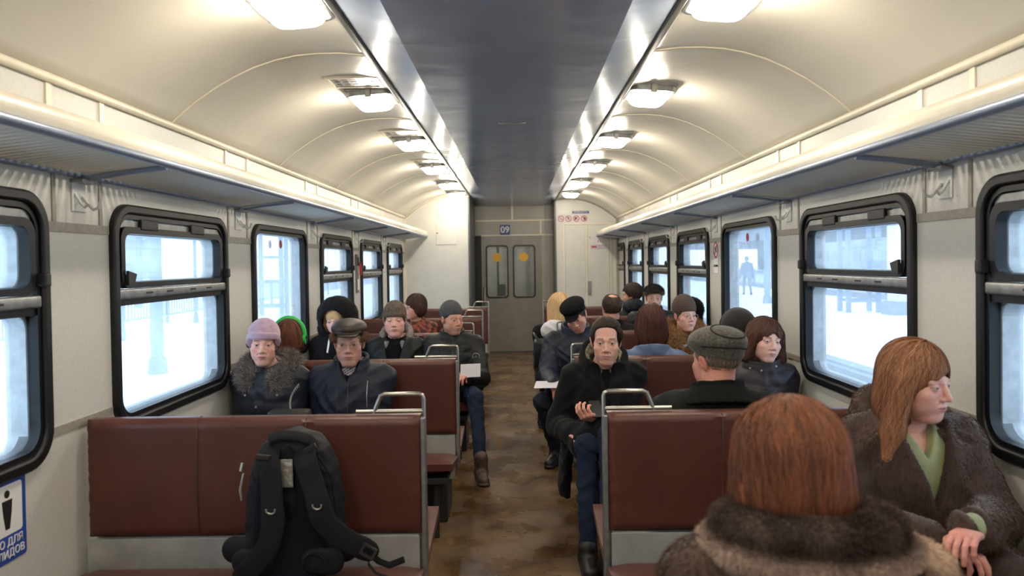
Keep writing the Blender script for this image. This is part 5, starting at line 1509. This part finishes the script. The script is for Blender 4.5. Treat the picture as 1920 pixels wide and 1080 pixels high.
# 10. man in tweed cap, back to us
p = Fig('man in grey tweed cap and dark coat seen from behind at the nearest right bench', .80, 3.13, 180, top=1.225, hx=-.04, hy=-.02, head=(28, 3, 0), hs=1.05, skin=(206, 140, 120), build=1.16, fat=.6)
p.body(back=True)
p.coat(mat('charcoal green cloth', srgb(23, 24, 23), .85, spec=.2, bump=.4, bscale=120, noise=.1, nscale=20), e=.036, w=1.06, d=1.1, fold=.014, seed=11, res=.009, groove=0, collar_r=.095)
nx, ny, nz = p.nb
def cc_(P):
    zz = P[:, 2]-(nz+.030)-.25*(P[:, 1]-ny); rr = np.hypot((P[:, 0]-nx)/1.15, P[:, 1]-ny)-.100-.7*np.clip(-zz, -.03, .06)
    q = np.maximum(np.abs(rr)-.012, np.abs(zz)-.045); return smin(q, q+.0, .01)-folds(P, .005, 30, 1)
p.cloth('coat_collar', cc_, (nx-.2, ny-.2, nz-.12), (nx+.2, ny+.2, nz+.12), .007, mat('dark corduroy', srgb(16, 16, 15), .95, spec=.2, bump=.5, bscale=100))
p.hair(shortvol(.03, -.065, .003), (0, .03, .13), ((112, 92, 80), (160, 140, 126)), n=900, nseg=5, step=.006, res=.0045)
tw = mat('grey tweed', srgb(88, 84, 74), .95, noise=.5, nscale=120, bump=.6, bscale=200, sheen=.2, col2=srgb(46, 44, 40))
p.headwear('tweed_cap', flatcap(r=(.106, .126, .066), z=.070, band=.010, visor=.045, vz=.050), tw)
cf_ = flatcap(r=(.106, .126, .066), z=.070, band=.010, visor=.045, vz=.050)
A0, A1, A2 = Vector((0, .55, .83)), Vector((1, 0, 0)), Vector((0, -.83, .55))
m = MB(); m.tube([tuple(v) for v in on_surf(cf_, [tuple(Vector((0, .03, .06))+A0*.08+A1*.075*math.cos(a)+A2*.07*math.sin(a)) for a in np.linspace(0, 2*PI, 36)[:-1]])], .004, 8, closed=True)
m.tube([tuple(v) for v in on_surf(cf_, [(.09*math.cos(a), .02+.11*math.sin(a), .052+.012*math.cos(a)) for a in np.linspace(.1, PI-.1, 24)])], .004, 8)
v = np.array(m.v, F32); link_mesh('cap_piping', [(p.to_body(v), np.array([f for f in m.f if len(f) == 4]), 0, None)], [mat('dark piping', srgb(36, 33, 28), .9)], p.last)
finish(p)

# 11. young man in black coat, right aisle seat, with phone
def tail(P):
    return np.maximum(capf(P, (-.20, .02, .55), (-.235, -.04, .26), .15, .13, (1, 0, .12), .28), .20-P[:, 2])
p = Fig('young clean shaven man in black wool coat with hood, sitting on the aisle', .505, 4.33, 0, top=1.20, hx=.0, hy=-.15, head=(-6, 2, 0), hs=1.07, w=.95, skin=(214, 164, 146), iris=(.05, .05, .05), brow=(.06, .035, .025), browk=.9, lip=(.44, .18, .17), stubble=.10, build=1.04, res=.0022, open=.85, nose=1.1,
        knees=[(-.14, -.44, .57), (-.02, -.46, .62)], feet=[(-.155, -.60, .10), (-.06, -.70, .27)], hands=[(-.20, -.30, .60), (-.075, -.33, .685)], elbow=(.45, .5, -.8), sx=(-.16, 9), hcurl=(.5, .85))
p.palm[1] = (-.2, .5, 1); p.body()
p.coat(M_wool, e=.030, w=1.04, d=1.08, fold=.010, seed=13, res=.008, lapels=1, vee=(.055, .80), collar=.03, skirt=.85, tail=tail, zlow=.18, name='wool_coat')
p.shirt(M_blackknit, e=.012, neck=.060, hi_=.015)
p.line('button_edge', [(p.cx+.02, z_) for z_ in np.linspace(.58, .78, 8)], .002, M_darksteel)
nx, ny, nz = p.nb
def hd(P):
    zz = P[:, 2]-(nz+.03)-.75*(P[:, 1]-ny); rr = np.hypot(P[:, 0]-nx, P[:, 1]-ny-.01)-.112
    q = (np.hypot(rr/.030, zz/.05)-1)*.028-folds(P, .007, 35, 2); return sub(q, (np.abs(P[:, 0]-nx)-.4*np.clip(ny-.02-P[:, 1], 0, .3))*.8, .01)
p.cloth('hood', hd, (nx-.2, ny-.2, nz-.15), (nx+.2, ny+.22, nz+.2), .007, M_wool)
def hd2(P):
    zz = P[:, 2]-(nz+.035)-.75*(P[:, 1]-ny); rr = np.hypot(P[:, 0]-nx, P[:, 1]-ny-.01)-.094
    q = (np.hypot(rr/.016, zz/.045)-1)*.015-folds(P, .005, 60, 2); return smax(sub(q, (np.abs(P[:, 0]-nx)-.3*np.clip(ny-.02-P[:, 1], 0, .3))*.8, .01), ny-.10-P[:, 1], .01)
p.cloth('hood_lining', hd2, (nx-.2, ny-.2, nz-.15), (nx+.2, ny+.22, nz+.2), .006, mat('camouflage lining', srgb(150, 140, 112), .85, noise=.5, nscale=45, col2=srgb(84, 78, 62)))
p.hair(shortvol(.088, -.06, .006), (.03, .07, .13), ((26, 18, 15), (62, 44, 35)), stop=lambda P: (P[:, 1] < -.04)*(P[:, 2] < .084+.35*np.clip(np.abs(P[:, 0]+.0)-.02, 0, 1)*0) > 0, n=5000, nseg=7, step=.006, w=.0011, res=.004, lens=(.5, 1), lift=(-.001, .006), flow=lambda P, t: np.stack([-P[:, 0]*.2-.5*(P[:, 1] < 0), np.where(P[:, 2] > .08, -1., -.1), np.where(P[:, 2] > .08, .1, -1.)], 1))
p.trousers(M_denim, fold=.013, hem=.085); p.shoes(M_boot, turn=(0, 0), tall=.10)
ph = empty('mobile_phone', (.425, 3.965, .742), R(-10), label='black mobile phone in the hand of the young man in wool coat', cat='phone')
m = MB(); m.box(-.030, .030, -.004, .004, -.055, .055, bev=.003); o_ = m.build('phone_case', M_boot, ph); o_.rotation_euler = (R(-50), 0, R(20))
m = MB(); m.box(-.026, .026, .0041, .0048, -.049, .049); o_ = m.build('screen', mat('phone glass', srgb(24, 26, 32), .1), ph); o_.rotation_euler = (R(-50), 0, R(20))

# 12. woman with dark wavy hair at the right window
p = Fig('woman with dark wavy hair, pink patterned scarf and plum down coat at the right window', 1.37, 4.35, 0, top=1.17, hx=.055, hy=-.03, head=(12, 2, 6), fem=1, skin=(224, 178, 164), iris=(.06, .07, .08), brow=(.08, .05, .04), lip=(.46, .18, .18), build=.98, res=.0024, gaze=(-.25, -1, 0), open=.9)
p.body()
p.coat(mat('plum nylon', srgb(33, 26, 34), .5, spec=.35, bump=.3, bscale=40, bdist=.004), e=.034, w=1.0, d=1.1, quilt=.09, fold=.009, seed=14, res=.008, collar=.05, collar_r=.098, name='down_coat')
for x_, z_ in ((-.075, .90), (-.02, .89), (.07, .91), (-.10, .72), (.05, .70)):
    y_ = p.surf(p.f, x_+p.cx, z_); MB().prism(circ(x_+p.cx, z_, .006, 10), 'y', y_-.004, y_+.004).build('snap_button', M_gold, p.last)
scarf(p, mat('pink paisley', (1, 1, 1), .85, vcol=True), r=.068, th=.024, h=.042, dz=.018, amp=.008, colf=lambda V: mixc((178, 140, 146), (96, 62, 66), (vnoise(V, 110, 2) > .52).astype(float)*.8))
def wv(P):
    q = ell(P, (0, .026, .036), (.092, .108, .096)); q = smin(q, ell(P, (0, .055, -.06), (.105, .070, .10)), .04)
    for sg in (-1, 1): q = smin(q, cap(P, (sg*.078, .0, .03), (sg*.108, .015, -.10), .026, .030), .03)
    return sub(q, ell(P, (.004, -.108, -.075), (.057, .088, .140)), .012)
p.hair(wv, (.02, -.01, .15), ((54, 32, 26), (104, 66, 50)), n=4200, nseg=18, step=.0145, w=.0016, grav=.6, root=lambda V: (V[:, 2] > .0)*1.0+.3, lift=(-.001, .012), wave=.55, lo=(-.17, -.15, -.2), hi=(.17, .18, .16), stop=lambda P: P[:, 2] < -.145)
finish(p)

# 13. dark round hat from behind
p = Fig('person in round dark knitted hood seen from behind beside the third right window', 1.41, 4.80, 180, top=1.19, hy=-.01, head=(0, 0, 0), skin=SK_F, build=.98)
p.body(back=True); p.coat(M_jack, e=.03, res=.011, collar=.04, groove=0, seed=3)
def rh(P):
    q = ell(P, (0, .022, .028), (.110, .122, .108)); q = smin(q, ell(P, (0, .03, -.08), (.10, .09, .07)), .04); return sub(q, ell(P, (0, -.14, -.03), (.07, .08, .09)), .01)
p.headwear('knitted_hood', rh, mat('charcoal knit', srgb(25, 22, 22), .9, bump=.5, bscale=120, sheen=.15), lo=(-.16, -.16, -.18), hi=(.16, .18, .16))
m = MB(); m.tube([(.113*math.cos(a), .012, .022+.112*math.sin(a)) for a in np.linspace(-.35, PI+.35, 30)], .005, 8)
v = np.array(m.v, F32); link_mesh('hood_piping', [(p.to_body(v), np.array([f for f in m.f if len(f) == 4]), 0, None)], [M_black], p.last)
finish(p)

# 14. woman in blue denim jacket from behind
p = Fig('woman with red brown bob and pale blue denim jacket seen from behind', .86, 4.80, 180, top=1.215, hy=-.01, head=(14, 3, 0), fem=1, skin=SK_F, build=1.05)
p.body(back=True)
def den(V): return mixc((112, 130, 160), (74, 92, 124), vnoise(V, 26, 5))
p.coat(mat('pale denim', (1, 1, 1), .8, vcol=True, bump=.4, bscale=60, bdist=.004), e=.030, res=.009, fold=.018, seed=6, groove=0, collar=.02, collar_r=.095, colf=den, w=1.05, name='denim_jacket')
p.hair(hv(e=.013, drop=.10, flare=.008, fringe=.045, top=.012), (0, .02, .15), ((48, 24, 19), (92, 50, 38)), n=3500, nseg=17, step=.014, w=.0015, grav=.7, stop=lambda P: P[:, 2] < -.135)
# red emblem on the sleeve end of the shoulder
sx_, sy_, sz_ = p.sh[0]
m = MB(); m.box(sx_-.080, sx_-.015, .085, .105, sz_-.085, sz_+.0, bev=.008); m.build('red_patch', mat('red cloth', srgb(190, 34, 44), .7), p.root)
m = MB(); m.tube([(sx_-.030, .1065, sz_-.020), (sx_-.060, .1065, sz_-.030), (sx_-.066, .1065, sz_-.042), (sx_-.055, .1065, sz_-.055), (sx_-.032, .1065, sz_-.058)], .004, 6); m.build('white_emblem', M_signwhite, p.root)
finish(p)

# 15. woman in brown knit hat with fox collar
p = Fig('woman in striped brown knit hat and glasses with ginger fur collar', 1.33, 6.015, 0, top=1.195, hx=.01, hy=-.03, head=(18, 0, 0), fem=1, fat=.5, skin=(214, 164, 148), lip=(.42, .2, .2), build=1.02, brow=(.2, .12, .1), open=.8)
p.body(); p.glasses()
p.headwear('knit_hat', beanie(e=.010, top=.03, front=.040, back=-.055, rib=0, cuff=.0, side=-.02), mat('striped brown knit', (1, 1, 1), .95, vcol=True, bump=.5, bscale=120), colf=lambda V: mixc((92, 74, 66), (60, 46, 42), .5+.5*np.sin(V[:, 2]*420)))
p.coat(mat('ginger fur ground', srgb(120, 86, 54), .9), e=.034, res=.010, seed=15, collar=0, collar_r=.1, w=1.05, fold=.01, name='coat', fur_=dict(n=12000, L=.018, w=.0012, comb=(0, 0, -1), cw=.6, rnd=.4, cols=[srgb(96, 66, 40), srgb(176, 132, 86)], keep=lambda c: (c[:, 2] > .72)*(c[:, 1] < .12)*1.0))
furcollar(p, [(96, 62, 36), (200, 152, 100)], r=.125, th=.062, h=.062, dz=.025, n=16000, L=.036, front=.25, base=(104, 72, 44), seed=3)
scarf(p, mat('red scarf', srgb(150, 40, 52), .85, noise=.3, nscale=60), r=.064, th=.020, h=.03, dz=.008)
finish(p)

# 16. black fur hat from behind next to her
p = Fig('person in black fluffy hood seen from behind at the fourth right window', 1.475, 6.50, 180, top=1.18, hy=0, hx=-.02, skin=SK_F, build=.8)
p.body(back=True); p.coat(M_wool, e=.025, res=.012, groove=0, seed=2)
p.headwear('fur_hood', rh, M_wool, fur_=dict(n=5000, L=.014, w=.001, cols=[srgb(12, 12, 14), srgb(32, 32, 36)]), lo=(-.16, -.16, -.18), hi=(.16, .18, .16), res=.006)
finish(p)

# 17. bearded man in fur hat
p = Fig('bearded man in glasses and black fur hat near the far right windows', 1.375, 7.71, 0, top=1.25, hx=.03, hy=-.02, head=(-6, 2, 0), skin=(206, 158, 142), beard=.85, stubble=.25, brow=(.05, .03, .02), build=1.05)
p.body(); p.glasses()
def ush(P):
    q = ell(P, (0, .018, .072), (.090, .108, .062)); b = np.maximum(ell(P, (0, .018, .05), (.102, .120, .075)), np.abs(P[:, 2]-.062+.12*P[:, 1])-.030)
    q = smin(q, b, .012); q = smin(q, ell(P, (0, -.092, .062), (.070, .022, .030)), .008); return smax(q, .034-.35*P[:, 1]-.008-P[:, 2], .008)
p.headwear('fur_hat', ush, mat('hat cloth', srgb(34, 32, 32), .8), label='black fur hat with brown band', colf=None, fur_=dict(n=7000, L=.013, w=.001, comb=(0, 0, .3), cw=.3, rnd=.5, cols=[srgb(20, 18, 18), srgb(46, 40, 34)], tip=lambda P, c, r: np.where((P[:, 2] < .062)[:, None], np.array(srgb(128, 100, 66))*(.7+.5*r.rand(len(P)))[:, None], c)))
p.coat(M_jack, e=.035, res=.011, collar=.06, seed=16)
finish(p)

# 18. man in black flat cap looking down at a sheet
p = Fig('man in black flat cap and navy jacket bending over a sheet at the right aisle', .475, 5.86, 0, top=1.225, hx=-.02, hy=-.17, head=(-12, 26, -16), skin=(204, 150, 130), open=.25, stubble=.15, build=1.06, brow=(.06, .04, .03), nose=1.2,
        knees=[(-.29, -.46, .52), (.06, -.44, .52)], feet=[(-.185, -.16, .10), (.06, -.42, .10)], hands=[(-.20, -.46, .63), (-.03, -.38, .62)], elbow=(.4, .5, -.8), sx=(-.13, 9))
p.body()
p.hair(shortvol(.03, -.06, .005), (0, .04, .13), ((58, 50, 46), (108, 100, 94)), n=1000, nseg=6, step=.006, res=.0045)
p.headwear('flat_cap', flatcap(r=(.098, .122, .046), z=.084, band=.010, visor=.060, vz=.044), mat('black cap felt', srgb(12, 12, 14), .95, spec=.2))
p.coat(M_navy2, e=.038, w=1.05, d=1.08, fold=.014, seed=17, res=.008, collar=.07, collar_r=.095, skirt=.3, name='jacket')
p.line('zip', [(p.cx+.012, z_) for z_ in np.linspace(.64, .88, 9)], .003, M_darksteel)
p.trousers(mat('grey black jeans', srgb(36, 42, 52), .85, spec=.2, noise=.2, nscale=9), fold=.013, hem=.12); p.shoes(M_boot, turn=(-20, 0), tall=.14)
sh = empty('paper_sheet', (.235, 5.33, .635), R(-10), label='pale sheet of paper held low by the man in black flat cap', cat='paper')
m = MB(); m.add([(-.10, -.06, .0), (.09, -.06, .005), (.09, .06, .035), (-.10, .06, .030)]+[(-.10, -.06, -.001), (.09, -.06, .004), (.09, .06, .034), (-.10, .06, .029)], [(0, 1, 2, 3), (7, 6, 5, 4), (0, 4, 5, 1), (1, 5, 6, 2), (2, 6, 7, 3), (3, 7, 4, 0)]); m.build('sheet', M_paper, sh)

# 19. balding man from behind
p = Fig('balding man with thin dark hair seen from behind in dark jacket', .825, 6.48, 180, top=1.225, hy=0, head=(8, 4, 0), skin=(198, 146, 124), build=1.04, w=1.02, elbow=(.05, .6, -.9))
p.body(back=True); p.coat(mat('black brown cloth', srgb(22, 19, 19), .85, spec=.2, bump=.3, bscale=90), e=.038, res=.011, groove=0, seed=4, collar=.04, w=1.08, d=1.1)
def bald(P): return sub(shortvol(.06, -.06, .006)(P), ell(P, (0, .055, .115), (.040, .052, .032)), .006)
p.hair(bald, (0, .02, .13), ((44, 34, 30), (92, 74, 64)), n=2600, nseg=6, step=.007, w=.0012, res=.004, stop=lambda P: ell(P, (0, .055, .115), (.040, .052, .032)) < 0)
finish(p)

# 20. dark haired man in profile farther back
p = Fig('dark haired young man in profile with black hooded jacket near the cabinet doors', 1.245, 8.13, 180, top=1.262, hy=-.01, head=(68, 6, 0), skin=(200, 148, 126), stubble=.3, brow=(.04, .03, .02), build=1.08)
p.body()
p.hair(shortvol(.062, -.06, .013), (0, .03, .14), ((34, 26, 24), (70, 54, 48)), n=2600, nseg=7, step=.008, w=.0015, res=.004)
p.coat(M_navy2, e=.036, res=.011, groove=0, seed=9, w=1.05)
nx, ny, nz = p.nb
def hdn(P): return ell(P, (nx, ny+.065, nz+.055), (.115, .075, .085))-folds(P, .01, 30, 1)
p.cloth('hood', hdn, (nx-.16, ny-.1, nz-.1), (nx+.16, ny+.2, nz+.18), .008, M_navy2)
finish(p)

# 21. blonde woman at the aisle, back to us
p = Fig('blonde woman with white hood over black coat seen from behind at the right aisle', .37, 6.48, 180, top=1.24, hy=0, head=(20, 0, 0), fem=1, skin=SK_F, build=.98)
p.body(back=True)
p.hair(hv(e=.012, drop=.12, flare=.004, fringe=.045), (0, .02, .15), ((206, 162, 110), (238, 208, 160)), n=2600, nseg=17, step=.0145, w=.0016, grav=.75, stop=lambda P: P[:, 2] < -.14)
p.coat(M_wool, e=.034, res=.010, groove=0, seed=5, d=1.15)
nx, ny, nz = p.nb
def wh(P): return ell(P, (nx+.04, ny+.070, nz-.02), (.120, .055, .095))-folds(P, .008, 32, 3)
p.cloth('white_hood', wh, (nx-.16, ny-.1, nz-.14), (nx+.2, ny+.18, nz+.12), .007, mat('white fleece', srgb(216, 214, 216), .9, bump=.4, bscale=60), label='white hood lying on her back')
finish(p)
bg_ = empty('shoulder_bag', (.20, 6.22, .78), R(90), label='black shoulder bag hanging in the aisle beside the blonde woman', cat='bag')
m = MB(); m.box(-.12, .12, -.05, .05, -.12, .10, bev=.03); m.build('bag_body', M_jack, bg_, smooth=40)
m = MB(); m.tube([(-.10, 0, .08), (-.08, .03, .12), (.0, .05, .15), (.08, .03, .12), (.10, 0, .08)], .008, 6, flat=2); m.build('bag_strap', M_jack, bg_, smooth=50)

# 22. figure on the platform
p = Fig('distant person in grey clothes walking on the snowy right platform', 9.75, 32.2, 180, top=1.66, stand=True, hy=-.02, skin=(190, 160, 150), build=1.05, knees=[(-.12, .02, .50), (.10, -.10, .52)], feet=[(-.14, .12, .09), (.10, -.10, .09)], hands=[(-.26, -.02, .78), (.26, -.06, .80)], elbow=(1, .5, -.2))
p.root.location.z = -.07
p.body(back=True)
g1 = mat('grey work jacket', srgb(112, 122, 146), .8)
p.coat(g1, e=.03, res=.02, groove=0, skirt=0, zlow=.6, collar=.03); p.trousers(mat('grey work trousers', srgb(104, 112, 132), .8)); p.shoes(M_boot)
p.headwear('knit_cap', beanie(), g1)

# ------------------------------------------------------------ the backpack
bp_ = empty('backpack', (-.768, 2.645, .472), R(0), label='black hiking backpack standing upright on the nearest left bench', cat='backpack')
M_pack = mat('black pack nylon', srgb(17, 18, 23), .7, spec=.3, bump=.3, bscale=260, bdist=.001, noise=.12, nscale=12)
M_mesh = mat('black pack mesh', srgb(14, 17, 26), .9, spec=.2, bump=.5, bscale=400, bdist=.001)
M_strap = mat('pack webbing', srgb(20, 20, 24), .8, spec=.25, bump=.3, bscale=300)
def bshape(P):
    z = P[:, 2]; w = np.interp(z, [-.05, .0, .08, .25, .38, .45, .50, .54], [.185, .195, .200, .190, .165, .135, .09, .03]).astype(F32)
    q = np.maximum(np.abs(P[:, 0])-w, np.maximum(np.abs(P[:, 1]-.01)-.085, np.maximum(-z-.03, z-.53)))
    q = smax(np.abs(P[:, 0])-w, np.abs(P[:, 1]-.01)-.085, .07); q = smax(q, np.maximum(-z-.035, z-.52), .06)
    return q*.85-folds(P, .006, 24, 4)
def bp_add(name, f, lo, hi, res, mt, label=None):
    V, Q = snet(f, lo, hi, res); o = link_mesh(name, [(V, Q, 0, None)], [mt], bp_)
    if label: o['label'] = label
    return o
bp_add('pack_body', bshape, (-.25, -.13, -.06), (.25, .14, .58), .006, M_pack)
def padf(P):
    q = None
    for sg in (-1, 1):
        a = capf(P, (sg*.085, -.085, .10), (sg*.075, -.085, .36), .060, .045, (0, 1, 0), .28); q = a if q is None else np.minimum(q, a)
    q = np.minimum(q, capf(P, (0, -.088, .02), (0, -.088, .10), .13, .10, (0, 1, 0), .16)); return q
bp_add('back_padding', padf, (-.2, -.14, -.06), (.2, -.04, .46), .005, M_mesh)
def strapf(pts, hw, th):
    P_ = [Vector(p) for p in pts]; out = []
    for i in range(len(P_)-1):
        p0, p1, p2, p3 = P_[max(i-1, 0)], P_[i], P_[i+1], P_[min(i+2, len(P_)-1)]
        for k in range(5):
            t = k/5; out.append(.5*((2*p1)+(p2-p0)*t+(2*p0-5*p1+4*p2-p3)*t*t+(3*p1-p0-3*p2+p3)*t**3))
    out.append(P_[-1])
    def f(P):
        q = None
        for a, b in zip(out, out[1:]):
            t = (b-a).normalized(); n = t.cross(Vector((1, 0, 0)).lerp(t.cross(Vector((0, -1, 0))).normalized(), .0)); n = (Vector((0, 1, 0))-t*t.y).normalized() if abs(t.y) < .9 else Vector((0, 0, 1))
            c = capf(P, a, b, hw, hw, n, th); q = c if q is None else smin(q, c, .004)
        return q
    return f
Lp = [(-.070, -.070, .465), (-.067, -.105, .43), (-.051, -.125, .36), (-.039, -.145, .265), (-.036, -.150, .21), (-.061, -.150, .12), (-.139, -.145, .035), (-.17, -.13, -.01)]
Rp = [(.062, -.070, .46), (.078, -.105, .42), (.108, -.125, .35), (.137, -.145, .28), (.155, -.150, .225), (.224, -.145, .155), (.325, -.135, .10)]
bp_add('shoulder_strap', strapf(Lp, .036, .2), (-.26, -.2, -.07), (.06, -.03, .53), .0045, M_strap)
bp_add('shoulder_strap', strapf(Rp, .038, .2), (-.02, -.2, -.0), (.42, -.03, .53), .0045, M_strap)
m = MB(); m.tube([(-.085, -.05, .465), (-.072, -.07, .505), (-.03, -.075, .518), (.03, -.075, .515), (.085, -.07, .498), (.11, -.06, .465)], .020, 10, flat=.35); m.build('grab_loop', M_strap, bp_, smooth=50)
def ringm(cx, cz, y):
    m = MB(); m.tube([(cx+.017*math.cos(a), y-.004*math.sin(a), cz+.014*math.sin(a)) for a in np.linspace(PI*.9, 2.1*PI, 16)], .0032, 8); m.build('d_ring', M_gold, [c for c in bp_.children if c.name.startswith('shoulder_strap')][0 if cx < 0 else 1], smooth=50)
bp_.scale = (.87, 1, .91)
ringm(-.039, .265, -.166); ringm(.137, .280, -.166)
m = MB(); m.box(-.026, .024, -.096, -.090, .325, .43, bev=.002); m.build('clear_card_window', mat('shiny plastic window', srgb(170, 168, 160), .12, metal=.5, bump=.8, bscale=35, bdist=.01), bp_)
for cx, cz, a in ((-.080, .445, 6), (.100, .475, -28), (-.060, .375, 4)):
    o = MB().box(-.026, .026, -.006, .006, -.010, .010, bev=.003).build('strap_buckle', M_boot, bp_); o.location = (cx, -.118, cz); o.rotation_euler = (0, R(a), 0)
o = MB().ring(rrect(-.03, .03, -.022, .022, .006), rrect(-.02, .02, -.013, .013, .004), 'y', -.004, .004).build('ladder_buckle', M_darksteel, bp_); o.location = (.325, -.150, .105); o.rotation_euler = (0, R(30), 0)
m = MB(); m.tube([(.32, -.14, .10), (.36, -.13, .06), (.40, -.13, .045), (.46, -.14, .07)], .012, 8, flat=.2); m.tube([(.33, -.14, .09), (.32, -.13, .05), (.35, -.14, .02), (.40, -.15, .01)], .010, 8, flat=.2); m.build('strap_end', M_strap, bp_, smooth=50)
def belt(sg):
    def f(P): return smin(capf(P, (sg*.15, -.03, .06), (sg*(.245 if sg < 0 else .20), -.01, .06), .056, .052, (0, 1, 0), .5), capf(P, (sg*.10, -.10, .05), (sg*.17, -.10, .05), .05, .05, (0, 1, 0), .3), .02)
    return f
bp_add('hip_belt', belt(-1), (-.33, -.15, -.04), (-.02, .06, .14), .006, M_pack); bp_add('hip_belt', belt(1), (.02, -.15, -.04), (.33, .06, .14), .006, M_pack)
for sg in (-1, 1):
    MB().tube([(sg*.11+.045*math.cos(a), -.125, .04+.05*math.sin(a)) for a in np.linspace(.1, PI-.1, 12)], .005, 6).build('belt_piping', M_strap, bp_, smooth=50)
m = MB(); m.tube([(-.195, -.03, .36), (-.205, -.04, .30), (-.2, -.04, .26)], [.004, .006, .004], 6); m.tube([(-.198, -.03, .40), (-.203, -.035, .37)], .007, 8); m.build('zip_puller', M_gold, bp_, smooth=50)
m = MB(); m.tube([(-.10, -.05, .455), (-.155, -.03, .38), (-.184, -.02, .25), (-.195, -.02, .1)], .005, 6); m.build('zip_seam', M_strap, bp_, smooth=50); m = MB(); m.tube([(.12, -.085, .44), (.168, -.08, .36), (.188, -.075, .2)], .0035, 6); m.build('zip_seam', M_strap, bp_, smooth=50)
